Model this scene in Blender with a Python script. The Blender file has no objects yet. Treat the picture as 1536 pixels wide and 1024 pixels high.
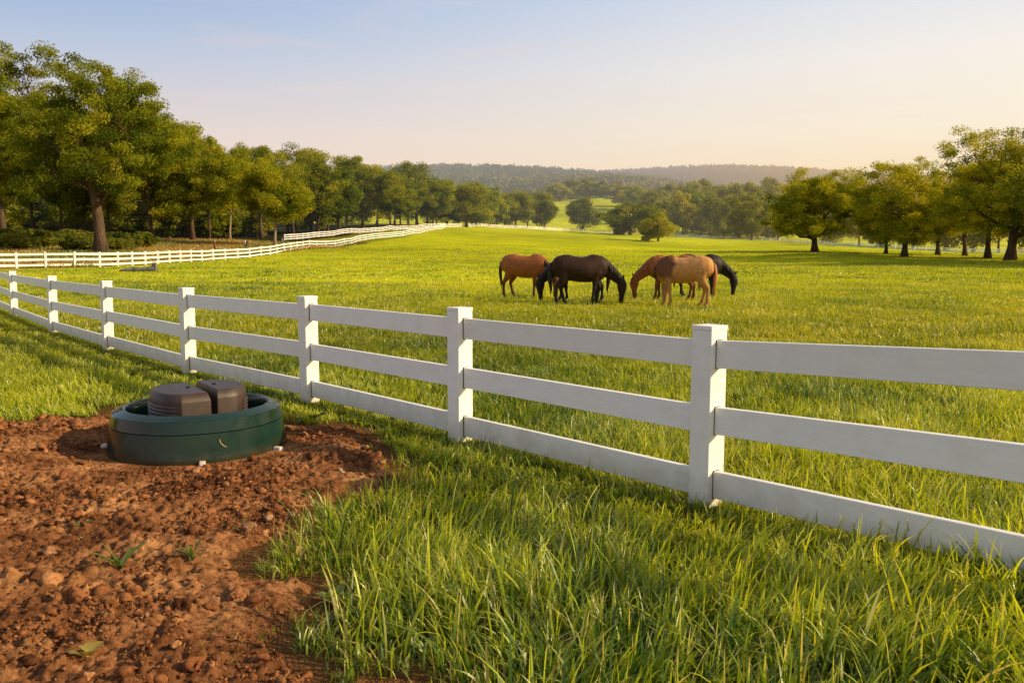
import bpy, bmesh, math, random
import numpy as np
from mathutils import Vector, Matrix

R = math.radians
rng = np.random.default_rng(7)
random.seed(7)
scene = bpy.context.scene
COL = scene.collection

# ------------------------------------------------------------------ camera numbers
F, CX, CY = 1250.0, 768.0, 512.0
CAMH, PITCH = 1.71, R(6.03)
CP, SP = math.cos(PITCH), math.sin(PITCH)

def slope(py):
    b = (CY - py) / F
    return (b * CP - SP) / (CP + b * SP)

def ux(px, py=345.0):
    b = (CY - py) / F
    return ((px - CX) / F) / (CP + b * SP)

def gp(px, py, z=0.0):
    """where a photo point meets the level ground"""
    d = (z - CAMH) / slope(py)
    return (ux(px, py) * d, d)

# ------------------------------------------------------------------ numpy noise
def vnoise(x, y, seed=0):
    r = np.random.default_rng(seed).random((256, 256))
    xi = np.floor(x).astype(int); yi = np.floor(y).astype(int)
    fx = x - xi; fy = y - yi
    fx = fx * fx * (3 - 2 * fx); fy = fy * fy * (3 - 2 * fy)
    a = r[xi % 256, yi % 256]; b = r[(xi + 1) % 256, yi % 256]
    c = r[xi % 256, (yi + 1) % 256]; d = r[(xi + 1) % 256, (yi + 1) % 256]
    return (a * (1 - fx) + b * fx) * (1 - fy) + (c * (1 - fx) + d * fx) * fy

def fbm(x, y, seed=0, octv=4, gain=0.5):
    s = 0; amp = 1; tot = 0
    for o in range(octv):
        s = s + amp * vnoise(x * 2 ** o + 17.3 * o, y * 2 ** o + 5.1 * o, seed + o)
        tot += amp; amp *= gain
    return s / tot

def sstep(a, b, x):
    t = np.clip((x - a) / (b - a), 0, 1)
    return t * t * (3 - 2 * t)

# ------------------------------------------------------------------ terrain
TX = np.array([-900, -300, 0, 300, 540, 672, 800, 920, 1080, 1270, 1536, 2100, 2900], float)
TD = np.array([22, 30, 65, 100, 150, 200, 300, 400, 500, 700, 1000, 1400, 2200, 2900, 4500], float)
TY = [None,
      [447.5] * 13,
      [400, 400, 401, 404, 403, 402, 402, 403, 405, 406, 406, 406, 406],
      [370, 372, 376, 387, 386, 388, 390, 392, 394, 393, 392, 392, 392],
      [350, 350, 352, 363, 371, 371, 375, 378, 379, 378, 384, 388, 390],
      [345, 345, 347, 354, 352, 354, 362, 369, 374, 375, 382, 386, 388],
      [330, 330, 332, 340, 340, 340, 347, 354, 361, 367, 379, 384, 386],
      [325, 325, 325, 330, 335, 338, 343, 350, 357, 364, 377, 382, 384],
      [320, 320, 320, 322, 328, 333, 337, 338, 343, 352, 370, 378, 380],
      [310, 308, 305, 305, 309, 311, 308, 302, 318, 330, 352, 362, 365],
      [290, 290, 290, 288, 288, 288, 286, 287, 303, 312, 328, 340, 345],
      [276, 276, 275, 275, 268, 263, 266, 276, 290, 296, 305, 318, 320],
      [278, 278, 278, 277, 272, 270, 267, 266, 259, 268, 284, 296, 298],
      [272, 272, 272, 270, 268, 266, 264, 262, 259, 266, 280, 294, 297],
      [300, 300, 300, 300, 300, 300, 300, 300, 300, 300, 305, 310, 310]]
TU = np.array([ux(x) for x in TX])
TQ = np.zeros((len(TD), len(TX)))
for i in range(1, len(TD)):
    for j in range(len(TX)):
        TQ[i, j] = slope(TY[i][j]) + CAMH / TD[i]
TL = np.log(TD)

def _cr(t, p0, p1, p2, p3):
    return 0.5 * (2 * p1 + (p2 - p0) * t + (2 * p0 - 5 * p1 + 4 * p2 - p3) * t * t + (3 * p1 - p0 - 3 * p2 + p3) * t ** 3)

def terrain(X, Y, bumps=True):
    X = np.asarray(X, float); Y = np.asarray(Y, float)
    Ys = np.maximum(Y, 6.0)
    u = np.clip(X / Ys, TU[0], TU[-1]); l = np.clip(np.log(Ys), TL[0], TL[-1] - 1e-6)
    i = np.clip(np.searchsorted(TL, l, side='right') - 1, 0, len(TL) - 2)
    j = np.clip(np.searchsorted(TU, u, side='right') - 1, 0, len(TU) - 2)
    ti = (l - TL[i]) / (TL[i + 1] - TL[i]); tj = (u - TU[j]) / (TU[j + 1] - TU[j])
    def row(k):
        k = np.clip(k, 0, len(TL) - 1)
        g = lambda m: TQ[k, np.clip(m, 0, len(TU) - 1)]
        return _cr(tj, g(j - 1), g(j), g(j + 1), g(j + 2))
    q = _cr(ti, row(i - 1), row(i), row(i + 1), row(i + 2))
    z = q * Ys * sstep(20, 26, Y)
    z = z + 0.165 * np.exp(-((X - 3.0) ** 2 + (Y - 3.2) ** 2) / 1.7 ** 2)
    if bumps:
        amp = sstep(18, 60, Y) * (0.16 + 0.0012 * np.clip(Y, 0, 1500))
        z = z + amp * (fbm(X / 16.0 + 50, Y / 12.0 + 50, 11, 3) - 0.5) * 2.0
    return z

def T(x, y):
    return float(terrain(np.array([x]), np.array([y]))[0])

def spot(px, d):
    x = ux(px) * d
    return Vector((x, d, T(x, d)))

# ------------------------------------------------------------------ object helpers
def tag(o, label=None, cat=None, group=None, kind=None):
    if label: o['label'] = label
    if cat: o['category'] = cat
    if group: o['group'] = group
    if kind: o['kind'] = kind
    return o

def link(name, me, m=None, parent=None, loc=None):
    o = bpy.data.objects.new(name, me)
    COL.objects.link(o)
    if m is not None:
        me.materials.append(m)
    if parent is not None:
        o.parent = parent
    if loc is not None:
        o.location = loc
    return o

def empty(name, loc=(0, 0, 0), rz=0.0):
    o = bpy.data.objects.new(name, None)
    COL.objects.link(o)
    o.empty_display_size = 0.3
    o.location = loc
    o.rotation_euler = (0, 0, rz)
    return o

def np_mesh(name, V, Fc, col=None, smooth=False):
    """V (n,3), Fc (m,k) all of the same side count"""
    me = bpy.data.meshes.new(name)
    V = np.ascontiguousarray(V, dtype=np.float32); Fc = np.ascontiguousarray(Fc, dtype=np.int32)
    n, k = Fc.shape
    me.vertices.add(len(V)); me.vertices.foreach_set('co', V.ravel())
    me.loops.add(n * k); me.loops.foreach_set('vertex_index', Fc.ravel())
    me.polygons.add(n)
    me.polygons.foreach_set('loop_start', np.arange(0, n * k, k, dtype=np.int32))
    if smooth:
        me.polygons.foreach_set('use_smooth', np.ones(n, dtype=bool))
    if col is not None:
        a = me.color_attributes.new('Col', 'FLOAT_COLOR', 'POINT')
        c = np.ones((len(V), 4), np.float32); c[:, :col.shape[1]] = col
        a.data.foreach_set('color', c.ravel())
    me.update(calc_edges=True)
    me.validate()
    return me

def bm_mesh(name, bm, smooth=False):
    me = bpy.data.meshes.new(name)
    bmesh.ops.recalc_face_normals(bm, faces=bm.faces)
    bm.to_mesh(me); bm.free()
    if smooth:
        for p in me.polygons: p.use_smooth = True
    return me

def add_box(bm, c, s, M=None, bevel=0.0, segs=2):
    r = bmesh.ops.create_cube(bm, size=1.0)
    vs = r['verts']
    for v in vs:
        v.co = Vector((v.co.x * s[0], v.co.y * s[1], v.co.z * s[2])) + Vector(c)
        if M is not None: v.co = M @ v.co
    if bevel > 0:
        es = list({e for v in vs for e in v.link_edges})
        bmesh.ops.bevel(bm, geom=es, offset=bevel, segments=segs, affect='EDGES', profile=0.5)

def add_hull_box(bm, pts8, bevel=0.0):
    """eight corners: bottom four in order, top four in order"""
    vs = [bm.verts.new(p) for p in pts8]
    fs = [(0, 3, 2, 1), (4, 5, 6, 7), (0, 1, 5, 4), (1, 2, 6, 5), (2, 3, 7, 6), (3, 0, 4, 7)]
    for f in fs: bm.faces.new([vs[i] for i in f])
    if bevel > 0:
        es = list({e for v in vs for e in v.link_edges})
        bmesh.ops.bevel(bm, geom=es, offset=bevel, segments=2, affect='EDGES', profile=0.5)

def tube_np(P, Rr, side=(0, 1, 0), seg=14, cap=True):
    """loft of ellipses. P list of points, Rr list of (in-plane radius, side radius)"""
    P = [Vector(p) for p in P]; side = Vector(side)
    V = []; Fq = []
    n = len(P)
    for i, p in enumerate(P):
        t = (P[min(i + 1, n - 1)] - P[max(i - 1, 0)]).normalized()
        sd = (side - t * side.dot(t))
        if sd.length < 1e-4: sd = Vector((1, 0, 0)) - t * t.x
        sd.normalize()
        up = t.cross(sd).normalized()
        ra, rb = Rr[i] if isinstance(Rr[i], (tuple, list)) else (Rr[i], Rr[i])
        for k in range(seg):
            a = 2 * math.pi * k / seg
            V.append(p + up * (math.cos(a) * ra) + sd * (math.sin(a) * rb))
    for i in range(n - 1):
        for k in range(seg):
            a = i * seg + k; b = i * seg + (k + 1) % seg
            Fq.append((a, b, b + seg, a + seg))
    if cap:
        V.append(P[0]); c0 = len(V) - 1
        V.append(P[-1]); c1 = len(V) - 1
        for k in range(seg):
            Fq.append((c0, (k + 1) % seg, k))
            Fq.append((c1, (n - 1) * seg + k, (n - 1) * seg + (k + 1) % seg))
    return V, Fq

def bm_add(bm, VF):
    V, Fq = VF
    vs = [bm.verts.new(v) for v in V]
    for f in Fq:
        try: bm.faces.new([vs[i] for i in f])
        except ValueError: pass

def fuse(name, bm, voxel, smooth_it=4, fac=0.5):
    """union of the lofts in bm as one continuous skin"""
    bmesh.ops.recalc_face_normals(bm, faces=bm.faces)
    me = bpy.data.meshes.new(name + '_raw'); bm.to_mesh(me); bm.free()
    o = bpy.data.objects.new('tmp', me); COL.objects.link(o)
    m = o.modifiers.new('r', 'REMESH'); m.mode = 'VOXEL'; m.voxel_size = voxel
    s = o.modifiers.new('s', 'SMOOTH'); s.iterations = smooth_it; s.factor = fac
    dg = bpy.context.evaluated_depsgraph_get()
    dg.update()
    out = bpy.data.meshes.new_from_object(o.evaluated_get(dg))
    out.name = name
    bpy.data.objects.remove(o); bpy.data.meshes.remove(me)
    for p in out.polygons: p.use_smooth = True
    return out

def mesh_co(me):
    a = np.empty(len(me.vertices) * 3, np.float32); me.vertices.foreach_get('co', a)
    return a.reshape(-1, 3)

def set_col(me, rgb):
    a = me.color_attributes.new('Col', 'FLOAT_COLOR', 'POINT')
    c = np.ones((len(rgb), 4), np.float32); c[:, :3] = rgb
    a.data.foreach_set('color', c.ravel())

# ------------------------------------------------------------------ materials
def newmat(name):
    m = bpy.data.materials.new(name); m.use_nodes = True
    nt = m.node_tree; nt.nodes.clear()
    out = nt.nodes.new('ShaderNodeOutputMaterial')
    return m, nt, nt.nodes, nt.links, out

def ramp(N, stops):
    r = N.new('ShaderNodeValToRGB')
    e = r.color_ramp.elements
    while len(e) > 1: e.remove(e[-1])
    e[0].position = stops[0][0]; e[0].color = (*stops[0][1], 1)
    for p, c in stops[1:]:
        x = e.new(p); x.color = (*c, 1)
    return r

def math_node(N, L, op, a, b=None):
    n = N.new('ShaderNodeMath'); n.operation = op
    for i, v in enumerate((a, b)):
        if v is None: continue
        if isinstance(v, (int, float)): n.inputs[i].default_value = v
        else: L.new(v, n.inputs[i])
    return n.outputs[0]

def mixc(N, L, fac, a, b, mode='MIX'):
    n = N.new('ShaderNodeMix'); n.data_type = 'RGBA'; n.blend_type = mode
    for sock, v in ((n.inputs[0], fac), (n.inputs[6], a), (n.inputs[7], b)):
        if isinstance(v, (int, float)): sock.default_value = v
        elif isinstance(v, tuple): sock.default_value = (*v, 1)
        else: L.new(v, sock)
    return n.outputs[2]

def noise(N, L, vec, scale, detail=4, rough=0.55, dist=0.0):
    n = N.new('ShaderNodeTexNoise'); n.inputs['Scale'].default_value = scale
    n.inputs['Detail'].default_value = detail; n.inputs['Roughness'].default_value = rough
    n.inputs['Distortion'].default_value = dist
    if vec is not None: L.new(vec, n.inputs['Vector'])
    return n.outputs['Fac']

def painted_haze(N, L, shader, out, length=2500.0, start=170.0, gain=1.0):
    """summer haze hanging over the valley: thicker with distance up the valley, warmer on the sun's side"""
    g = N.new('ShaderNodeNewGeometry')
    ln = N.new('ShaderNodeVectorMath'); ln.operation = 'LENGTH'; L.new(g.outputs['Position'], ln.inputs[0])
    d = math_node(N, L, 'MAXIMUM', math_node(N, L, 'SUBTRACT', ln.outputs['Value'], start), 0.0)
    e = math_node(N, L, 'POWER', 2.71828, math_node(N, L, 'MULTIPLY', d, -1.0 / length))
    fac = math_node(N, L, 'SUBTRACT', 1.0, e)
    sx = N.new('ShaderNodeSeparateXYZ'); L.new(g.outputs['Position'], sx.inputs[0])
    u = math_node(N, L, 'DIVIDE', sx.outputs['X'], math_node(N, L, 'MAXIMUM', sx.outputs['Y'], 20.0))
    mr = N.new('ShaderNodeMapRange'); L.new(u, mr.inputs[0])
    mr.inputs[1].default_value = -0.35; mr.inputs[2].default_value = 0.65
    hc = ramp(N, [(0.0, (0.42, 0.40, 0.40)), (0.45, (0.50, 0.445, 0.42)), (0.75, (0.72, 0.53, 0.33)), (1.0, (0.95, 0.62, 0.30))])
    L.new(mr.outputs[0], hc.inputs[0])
    em = N.new('ShaderNodeEmission'); L.new(hc.outputs[0], em.inputs[0]); em.inputs[1].default_value = 0.9 * gain  # emission stands in for light scattered by distant air
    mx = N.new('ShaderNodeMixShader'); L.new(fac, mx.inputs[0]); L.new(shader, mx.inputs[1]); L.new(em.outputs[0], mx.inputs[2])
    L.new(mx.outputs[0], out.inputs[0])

def mat_leaf(name, trans=0.35, tcol=(1.25, 1.15, 0.5), hz=True, rnd=0.0, gain=1.0, hlen=2500.0):
    m, nt, N, L, out = newmat(name)
    at = N.new('ShaderNodeAttribute'); at.attribute_name = 'Col'
    c = at.outputs['Color']
    if rnd:
        oi = N.new('ShaderNodeObjectInfo')
        rr = ramp(N, [(0.0, (0.72, 0.86, 0.9)), (0.35, (1.0, 1.0, 1.0)), (0.7, (1.10, 1.04, 0.85)), (1.0, (0.85, 1.0, 0.7))])
        L.new(oi.outputs['Random'], rr.inputs[0])
        c = mixc(N, L, rnd, c, rr.outputs[0], 'MULTIPLY')
    df = N.new('ShaderNodeBsdfDiffuse'); L.new(c, df.inputs[0])
    tr = N.new('ShaderNodeBsdfTranslucent'); L.new(mixc(N, L, 1.0, c, tcol, 'MULTIPLY'), tr.inputs[0])
    mx = N.new('ShaderNodeMixShader'); mx.inputs[0].default_value = trans
    L.new(df.outputs[0], mx.inputs[1]); L.new(tr.outputs[0], mx.inputs[2])
    if hz: painted_haze(N, L, mx.outputs[0], out, length=hlen, gain=gain)
    else: L.new(mx.outputs[0], out.inputs[0])
    return m

def mat_grass(name, trans=0.4):
    m, nt, N, L, out = newmat(name)
    at = N.new('ShaderNodeAttribute'); at.attribute_name = 'Col'
    df = N.new('ShaderNodeBsdfDiffuse'); L.new(at.outputs['Color'], df.inputs[0])
    tr = N.new('ShaderNodeBsdfTranslucent'); L.new(mixc(N, L, 1.0, at.outputs['Color'], (1.3, 1.15, 0.45), 'MULTIPLY'), tr.inputs[0])
    mx = N.new('ShaderNodeMixShader'); mx.inputs[0].default_value = trans
    L.new(df.outputs[0], mx.inputs[1]); L.new(tr.outputs[0], mx.inputs[2])
    gl = N.new('ShaderNodeBsdfGlossy'); gl.inputs['Roughness'].default_value = 0.42; gl.inputs[0].default_value = (0.9, 0.9, 0.85, 1)
    m2 = N.new('ShaderNodeMixShader'); m2.inputs[0].default_value = 0.045
    L.new(mx.outputs[0], m2.inputs[1]); L.new(gl.outputs[0], m2.inputs[2])
    L.new(m2.outputs[0], out.inputs[0])
    return m

def mat_bark(name, c0, c1, scale=6.0, hz=True):
    m, nt, N, L, out = newmat(name)
    tc = N.new('ShaderNodeTexCoord')
    mp = N.new('ShaderNodeMapping'); L.new(tc.outputs['Object'], mp.inputs[0]); mp.inputs['Scale'].default_value = (1, 1, 0.22)
    n = noise(N, L, mp.outputs[0], scale, 6, 0.65)
    r = ramp(N, [(0.3, c0), (0.7, c1)]); L.new(n, r.inputs[0])
    b = N.new('ShaderNodeBsdfDiffuse'); L.new(r.outputs[0], b.inputs[0])
    bp = N.new('ShaderNodeBump'); bp.inputs['Strength'].default_value = 0.8; bp.inputs['Distance'].default_value = 0.05
    L.new(n, bp.inputs['Height']); L.new(bp.outputs[0], b.inputs['Normal'])
    if hz: painted_haze(N, L, b.outputs[0], out)
    else: L.new(b.outputs[0], out.inputs[0])
    return m

def mat_principled(name, col, rough=0.5, spec=0.5, ncol=None, nscale=8.0, bump=0.0, bscale=40.0, coat=0.0, stretch=None):
    m, nt, N, L, out = newmat(name)
    p = N.new('ShaderNodeBsdfPrincipled'); L.new(p.outputs[0], out.inputs[0])
    p.inputs['Roughness'].default_value = rough
    p.inputs['Specular IOR Level'].default_value = spec
    p.inputs['Coat Weight'].default_value = coat
    tc = N.new('ShaderNodeTexCoord'); vec = tc.outputs['Object']
    if stretch:
        mp = N.new('ShaderNodeMapping'); L.new(vec, mp.inputs[0]); mp.inputs['Scale'].default_value = stretch; vec = mp.outputs[0]
    if ncol is not None:
        n = noise(N, L, vec, nscale, 6, 0.6)
        r = ramp(N, [(0.32, ncol), (0.68, col)]); L.new(n, r.inputs[0]); L.new(r.outputs[0], p.inputs['Base Color'])
    else:
        p.inputs['Base Color'].default_value = (*col, 1)
    if bump > 0:
        n2 = noise(N, L, vec, bscale, 5, 0.6)
        b = N.new('ShaderNodeBump'); b.inputs['Strength'].default_value = bump; b.inputs['Distance'].default_value = 0.01
        L.new(n2, b.inputs['Height']); L.new(b.outputs[0], p.inputs['Normal'])
    return m

def mat_vcol(name, rough=0.5, spec=0.4, sheen=0.0, nscale=14.0, namt=0.35):
    m, nt, N, L, out = newmat(name)
    p = N.new('ShaderNodeBsdfPrincipled'); L.new(p.outputs[0], out.inputs[0])
    p.inputs['Roughness'].default_value = rough; p.inputs['Specular IOR Level'].default_value = spec
    p.inputs['Sheen Weight'].default_value = sheen
    at = N.new('ShaderNodeAttribute'); at.attribute_name = 'Col'
    tc = N.new('ShaderNodeTexCoord')
    n = noise(N, L, tc.outputs['Object'], nscale, 5, 0.6)
    r = ramp(N, [(0.3, (1 - namt,) * 3), (0.7, (1 + namt * 0.4,) * 3)]); L.new(n, r.inputs[0])
    L.new(mixc(N, L, 1.0, at.outputs['Color'], r.outputs[0], 'MULTIPLY'), p.inputs['Base Color'])
    return m

def mat_white_paint():
    m, nt, N, L, out = newmat('white_paint')
    p = N.new('ShaderNodeBsdfPrincipled'); L.new(p.outputs[0], out.inputs[0])
    p.inputs['Roughness'].default_value = 0.48; p.inputs['Specular IOR Level'].default_value = 0.35
    g = N.new('ShaderNodeNewGeometry')
    mp = N.new('ShaderNodeMapping'); L.new(g.outputs['Position'], mp.inputs[0]); mp.inputs['Scale'].default_value = (1.5, 1.5, 14)
    mp.inputs['Rotation'].default_value = (0, 0, 0)
    grain = noise(N, L, mp.outputs[0], 3.0, 6, 0.6)
    blot = noise(N, L, g.outputs['Position'], 5.5, 5, 0.62)
    fine = noise(N, L, g.outputs['Position'], 60.0, 3, 0.6)
    r1 = ramp(N, [(0.25, (0.83, 0.825, 0.805)), (0.6, (0.89, 0.885, 0.87))]); L.new(grain, r1.inputs[0])
    r2 = ramp(N, [(0.25, (0.93, 0.92, 0.90)), (0.5, (1, 1, 1))]); L.new(blot, r2.inputs[0])
    c = mixc(N, L, 1.0, r1.outputs[0], r2.outputs[0], 'MULTIPLY')
    oi = N.new('ShaderNodeObjectInfo'); ro = ramp(N, [(0.0, (0.93, 0.925, 0.90)), (1.0, (1.02, 1.02, 1.02))]); L.new(oi.outputs['Random'], ro.inputs[0])
    c = mixc(N, L, 1.0, c, ro.outputs[0], 'MULTIPLY')
    r3 = ramp(N, [(0.22, (0.6, 0.52, 0.4)), (0.30, (1, 1, 1))]); L.new(fine, r3.inputs[0])
    c = mixc(N, L, 0.6, c, r3.outputs[0], 'MULTIPLY')
    # earth splash and green film low down
    sx = N.new('ShaderNodeSeparateXYZ'); L.new(g.outputs['Position'], sx.inputs[0])
    hgt = math_node(N, L, 'ADD', sx.outputs['Z'], math_node(N, L, 'MULTIPLY', math_node(N, L, 'SUBTRACT', blot, 0.5), 0.35))
    mr = N.new('ShaderNodeMapRange'); L.new(hgt, mr.inputs[0]); mr.inputs[1].default_value = 0.26; mr.inputs[2].default_value = 0.0
    c = mixc(N, L, math_node(N, L, 'MULTIPLY', mr.outputs[0], 0.55), c, (0.42, 0.37, 0.22))
    L.new(c, p.inputs['Base Color'])
    b = N.new('ShaderNodeBump'); b.inputs['Strength'].default_value = 0.12; b.inputs['Distance'].default_value = 0.004
    L.new(grain, b.inputs['Height']); L.new(b.outputs[0], p.inputs['Normal'])
    return m

def mat_ground():
    m, nt, N, L, out = newmat('meadow_ground')
    at = N.new('ShaderNodeAttribute'); at.attribute_name = 'Col'
    g = N.new('ShaderNodeNewGeometry')
    mp = N.new('ShaderNodeMapping'); L.new(g.outputs['Position'], mp.inputs[0]); mp.inputs['Scale'].default_value = (0.6, 1.0, 1.0)
    n1 = noise(N, L, mp.outputs[0], 0.22, 6, 0.65)
    n2 = noise(N, L, g.outputs['Position'], 2.6, 5, 0.7)
    r1 = ramp(N, [(0.3, (0.62, 0.74, 0.55)), (0.52, (1, 1, 1)), (0.72, (1.28, 1.1, 0.85))]); L.new(n1, r1.inputs[0])  # sunlit bands and dark streaks painted into the pasture tone
    r2 = ramp(N, [(0.3, (0.74, 0.80, 0.66)), (0.62, (1.10, 1.08, 1.03))]); L.new(n2, r2.inputs[0])
    c = mixc(N, L, 1.0, at.outputs['Color'], r1.outputs[0], 'MULTIPLY')
    c = mixc(N, L, 1.0, c, r2.outputs[0], 'MULTIPLY')
    b = N.new('ShaderNodeBsdfDiffuse'); L.new(c, b.inputs[0])
    n3 = noise(N, L, g.outputs['Position'], 5.0, 5, 0.75)
    bp = N.new('ShaderNodeBump'); bp.inputs['Strength'].default_value = 0.9; bp.inputs['Distance'].default_value = 0.16
    L.new(n3, bp.inputs['Height']); L.new(bp.outputs[0], b.inputs['Normal'])
    painted_haze(N, L, b.outputs[0], out)
    return m

def mat_dirt():
    m, nt, N, L, out = newmat('red_dirt')
    g = N.new('ShaderNodeNewGeometry')
    n1 = noise(N, L, g.outputs['Position'], 1.6, 6, 0.6)
    n2 = noise(N, L, g.outputs['Position'], 22.0, 6, 0.7)
    n3 = noise(N, L, g.outputs['Position'], 130.0, 4, 0.7)
    r1 = ramp(N, [(0.34, (0.085, 0.036, 0.019)), (0.5, (0.27, 0.121, 0.053)), (0.68, (0.48, 0.255, 0.115))]); L.new(n1, r1.inputs[0])
    r2 = ramp(N, [(0.3, (0.24, 0.21, 0.20)), (0.6, (1.15, 1.12, 1.1))]); L.new(n2, r2.inputs[0])  # low spots darkened in colour, painting shade into the voids
    c = mixc(N, L, 1.0, r1.outputs[0], r2.outputs[0], 'MULTIPLY')
    r3 = ramp(N, [(0.70, (0, 0, 0)), (0.76, (1, 1, 1))]); L.new(n3, r3.inputs[0])
    c = mixc(N, L, r3.outputs[0], c, (0.50, 0.33, 0.2))
    b = N.new('ShaderNodeBsdfDiffuse'); L.new(c, b.inputs[0]); b.inputs['Roughness'].default_value = 0.6
    bp = N.new('ShaderNodeBump'); bp.inputs['Strength'].default_value = 1.0; bp.inputs['Distance'].default_value = 0.02
    L.new(math_node(N, L, 'ADD', n2, math_node(N, L, 'MULTIPLY', n3, 0.4)), bp.inputs['Height'])
    L.new(bp.outputs[0], b.inputs['Normal'])
    L.new(b.outputs[0], out.inputs[0])
    return m

def mat_clod(name='clod_earth'):
    m, nt, N, L, out = newmat(name)
    at = N.new('ShaderNodeAttribute'); at.attribute_name = 'Col'
    g = N.new('ShaderNodeNewGeometry')
    n2 = noise(N, L, g.outputs['Position'], 60.0, 6, 0.7)
    r2 = ramp(N, [(0.3, (0.55, 0.5, 0.48)), (0.65, (1.15, 1.12, 1.1))]); L.new(n2, r2.inputs[0])
    c = mixc(N, L, 1.0, at.outputs['Color'], r2.outputs[0], 'MULTIPLY')
    b = N.new('ShaderNodeBsdfDiffuse'); L.new(c, b.inputs[0])
    bp = N.new('ShaderNodeBump'); bp.inputs['Strength'].default_value = 1.0; bp.inputs['Distance'].default_value = 0.012
    L.new(n2, bp.inputs['Height']); L.new(bp.outputs[0], b.inputs['Normal'])
    L.new(b.outputs[0], out.inputs[0])
    return m

M_white = mat_white_paint()
M_gap = mat_principled('gap_shadow', (0.03, 0.027, 0.024), 0.9, 0.1)
M_ground = mat_ground()
M_dirt = mat_dirt()
M_clod = mat_clod()
M_grass = mat_grass('grass_blade', 0.5)
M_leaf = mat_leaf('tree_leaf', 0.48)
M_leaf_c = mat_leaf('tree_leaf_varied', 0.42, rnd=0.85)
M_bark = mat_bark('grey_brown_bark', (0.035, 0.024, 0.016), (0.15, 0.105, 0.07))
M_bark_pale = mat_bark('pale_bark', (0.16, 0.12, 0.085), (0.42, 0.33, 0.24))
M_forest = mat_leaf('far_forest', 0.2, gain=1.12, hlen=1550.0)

# ------------------------------------------------------------------ outline of the bare earth
DIRT_PX = [(-700, 634), (0, 632), (110, 629), (170, 612), (260, 594), (360, 598), (425, 622), (470, 632), (520, 640), (556, 655), (590, 668), (602, 694), (585, 716),
           (560, 736), (530, 742), (500, 762), (470, 785), (440, 812), (425, 836), (430, 862), (470, 868), (486, 900), (470, 935), (490, 968), (530, 988), (590, 1006), (640, 1024), (700, 1090), (900, 1300), (-1400, 1300)]
DIRT = np.array([gp(*p) for p in DIRT_PX])

def dirt_sd(X, Y):
    """signed distance to the earth outline, positive inside"""
    X = np.asarray(X, float); Y = np.asarray(Y, float)
    inside = np.zeros(X.shape, bool); dm = np.full(X.shape, 1e9)
    n = len(DIRT)
    for i in range(n):
        x0, y0 = DIRT[i]; x1, y1 = DIRT[(i + 1) % n]
        c = ((y0 > Y) != (y1 > Y)) & (X < (x1 - x0) * (Y - y0) / (y1 - y0 + 1e-12) + x0)
        inside ^= c
        ex, ey = x1 - x0, y1 - y0
        t = np.clip(((X - x0) * ex + (Y - y0) * ey) / (ex * ex + ey * ey), 0, 1)
        dm = np.minimum(dm, np.hypot(X - x0 - t * ex, Y - y0 - t * ey))
    return np.where(inside, dm, -dm)

def dirt_ragged(X, Y):
    return dirt_sd(X, Y) + (fbm(X * 3 + 9, Y * 3 + 9, 31, 3) - 0.5) * 0.62 + (vnoise(X * 14, Y * 14, 36) - 0.5) * 0.10

# ------------------------------------------------------------------ the ground sheets
def ground_colour(X, Y):
    n = len(X)
    u = X / np.maximum(Y, 1.0)
    pasture = np.array([0.44, 0.46, 0.020])
    c = np.tile(pasture, (n, 1))
    w = fbm(X / 30 + 3, Y / 45 + 7, 21, 4)[:, None]
    c = c * (0.55 + 0.95 * w)
    # soil between the near blades
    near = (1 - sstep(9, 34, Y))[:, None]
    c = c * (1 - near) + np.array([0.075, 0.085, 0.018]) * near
    # left of the far fence: rough golden grass, then the dark floor of the wood
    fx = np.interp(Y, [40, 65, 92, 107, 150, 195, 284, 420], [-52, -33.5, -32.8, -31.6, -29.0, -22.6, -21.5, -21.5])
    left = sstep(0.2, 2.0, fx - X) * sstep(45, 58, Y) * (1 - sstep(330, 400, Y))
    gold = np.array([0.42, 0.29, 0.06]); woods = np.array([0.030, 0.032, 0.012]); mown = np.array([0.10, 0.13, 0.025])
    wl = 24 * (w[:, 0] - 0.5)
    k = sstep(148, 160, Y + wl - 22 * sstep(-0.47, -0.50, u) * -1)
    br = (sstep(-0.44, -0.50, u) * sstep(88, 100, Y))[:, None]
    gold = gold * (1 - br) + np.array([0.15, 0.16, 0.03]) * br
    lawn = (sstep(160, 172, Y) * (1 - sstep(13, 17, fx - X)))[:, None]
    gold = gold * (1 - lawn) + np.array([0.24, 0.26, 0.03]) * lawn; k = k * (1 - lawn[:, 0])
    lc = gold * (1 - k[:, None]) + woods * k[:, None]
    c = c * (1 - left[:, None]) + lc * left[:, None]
    # wooded hills in the distance
    far = sstep(760, 900, Y + 120 * (w[:, 0] - 0.5))[:, None]
    c = c * (1 - far) + np.array([0.05, 0.06, 0.02]) * far
    sd = dirt_sd(X, Y) if True else None
    e = sstep(-0.35, 0.05, sd)[:, None]
    c = c * (1 - e) + np.array([0.16, 0.075, 0.035]) * e
    return c

def grid_sheet(name, Ys, gs):
    Yg, G = np.meshgrid(Ys, gs, indexing='ij')
    X = (G * (np.maximum(Yg, 0) + 14)).ravel(); Y = Yg.ravel()
    Z = terrain(X, Y)
    V = np.stack([X, Y, Z], 1)
    ny, nx = Yg.shape
    idx = np.arange(ny * nx).reshape(ny, nx)
    Fq = np.stack([idx[:-1, :-1].ravel(), idx[:-1, 1:].ravel(), idx[1:, 1:].ravel(), idx[1:, :-1].ravel()], 1)
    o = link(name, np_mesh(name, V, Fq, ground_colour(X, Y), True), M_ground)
    return tag(o, kind='structure')

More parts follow.
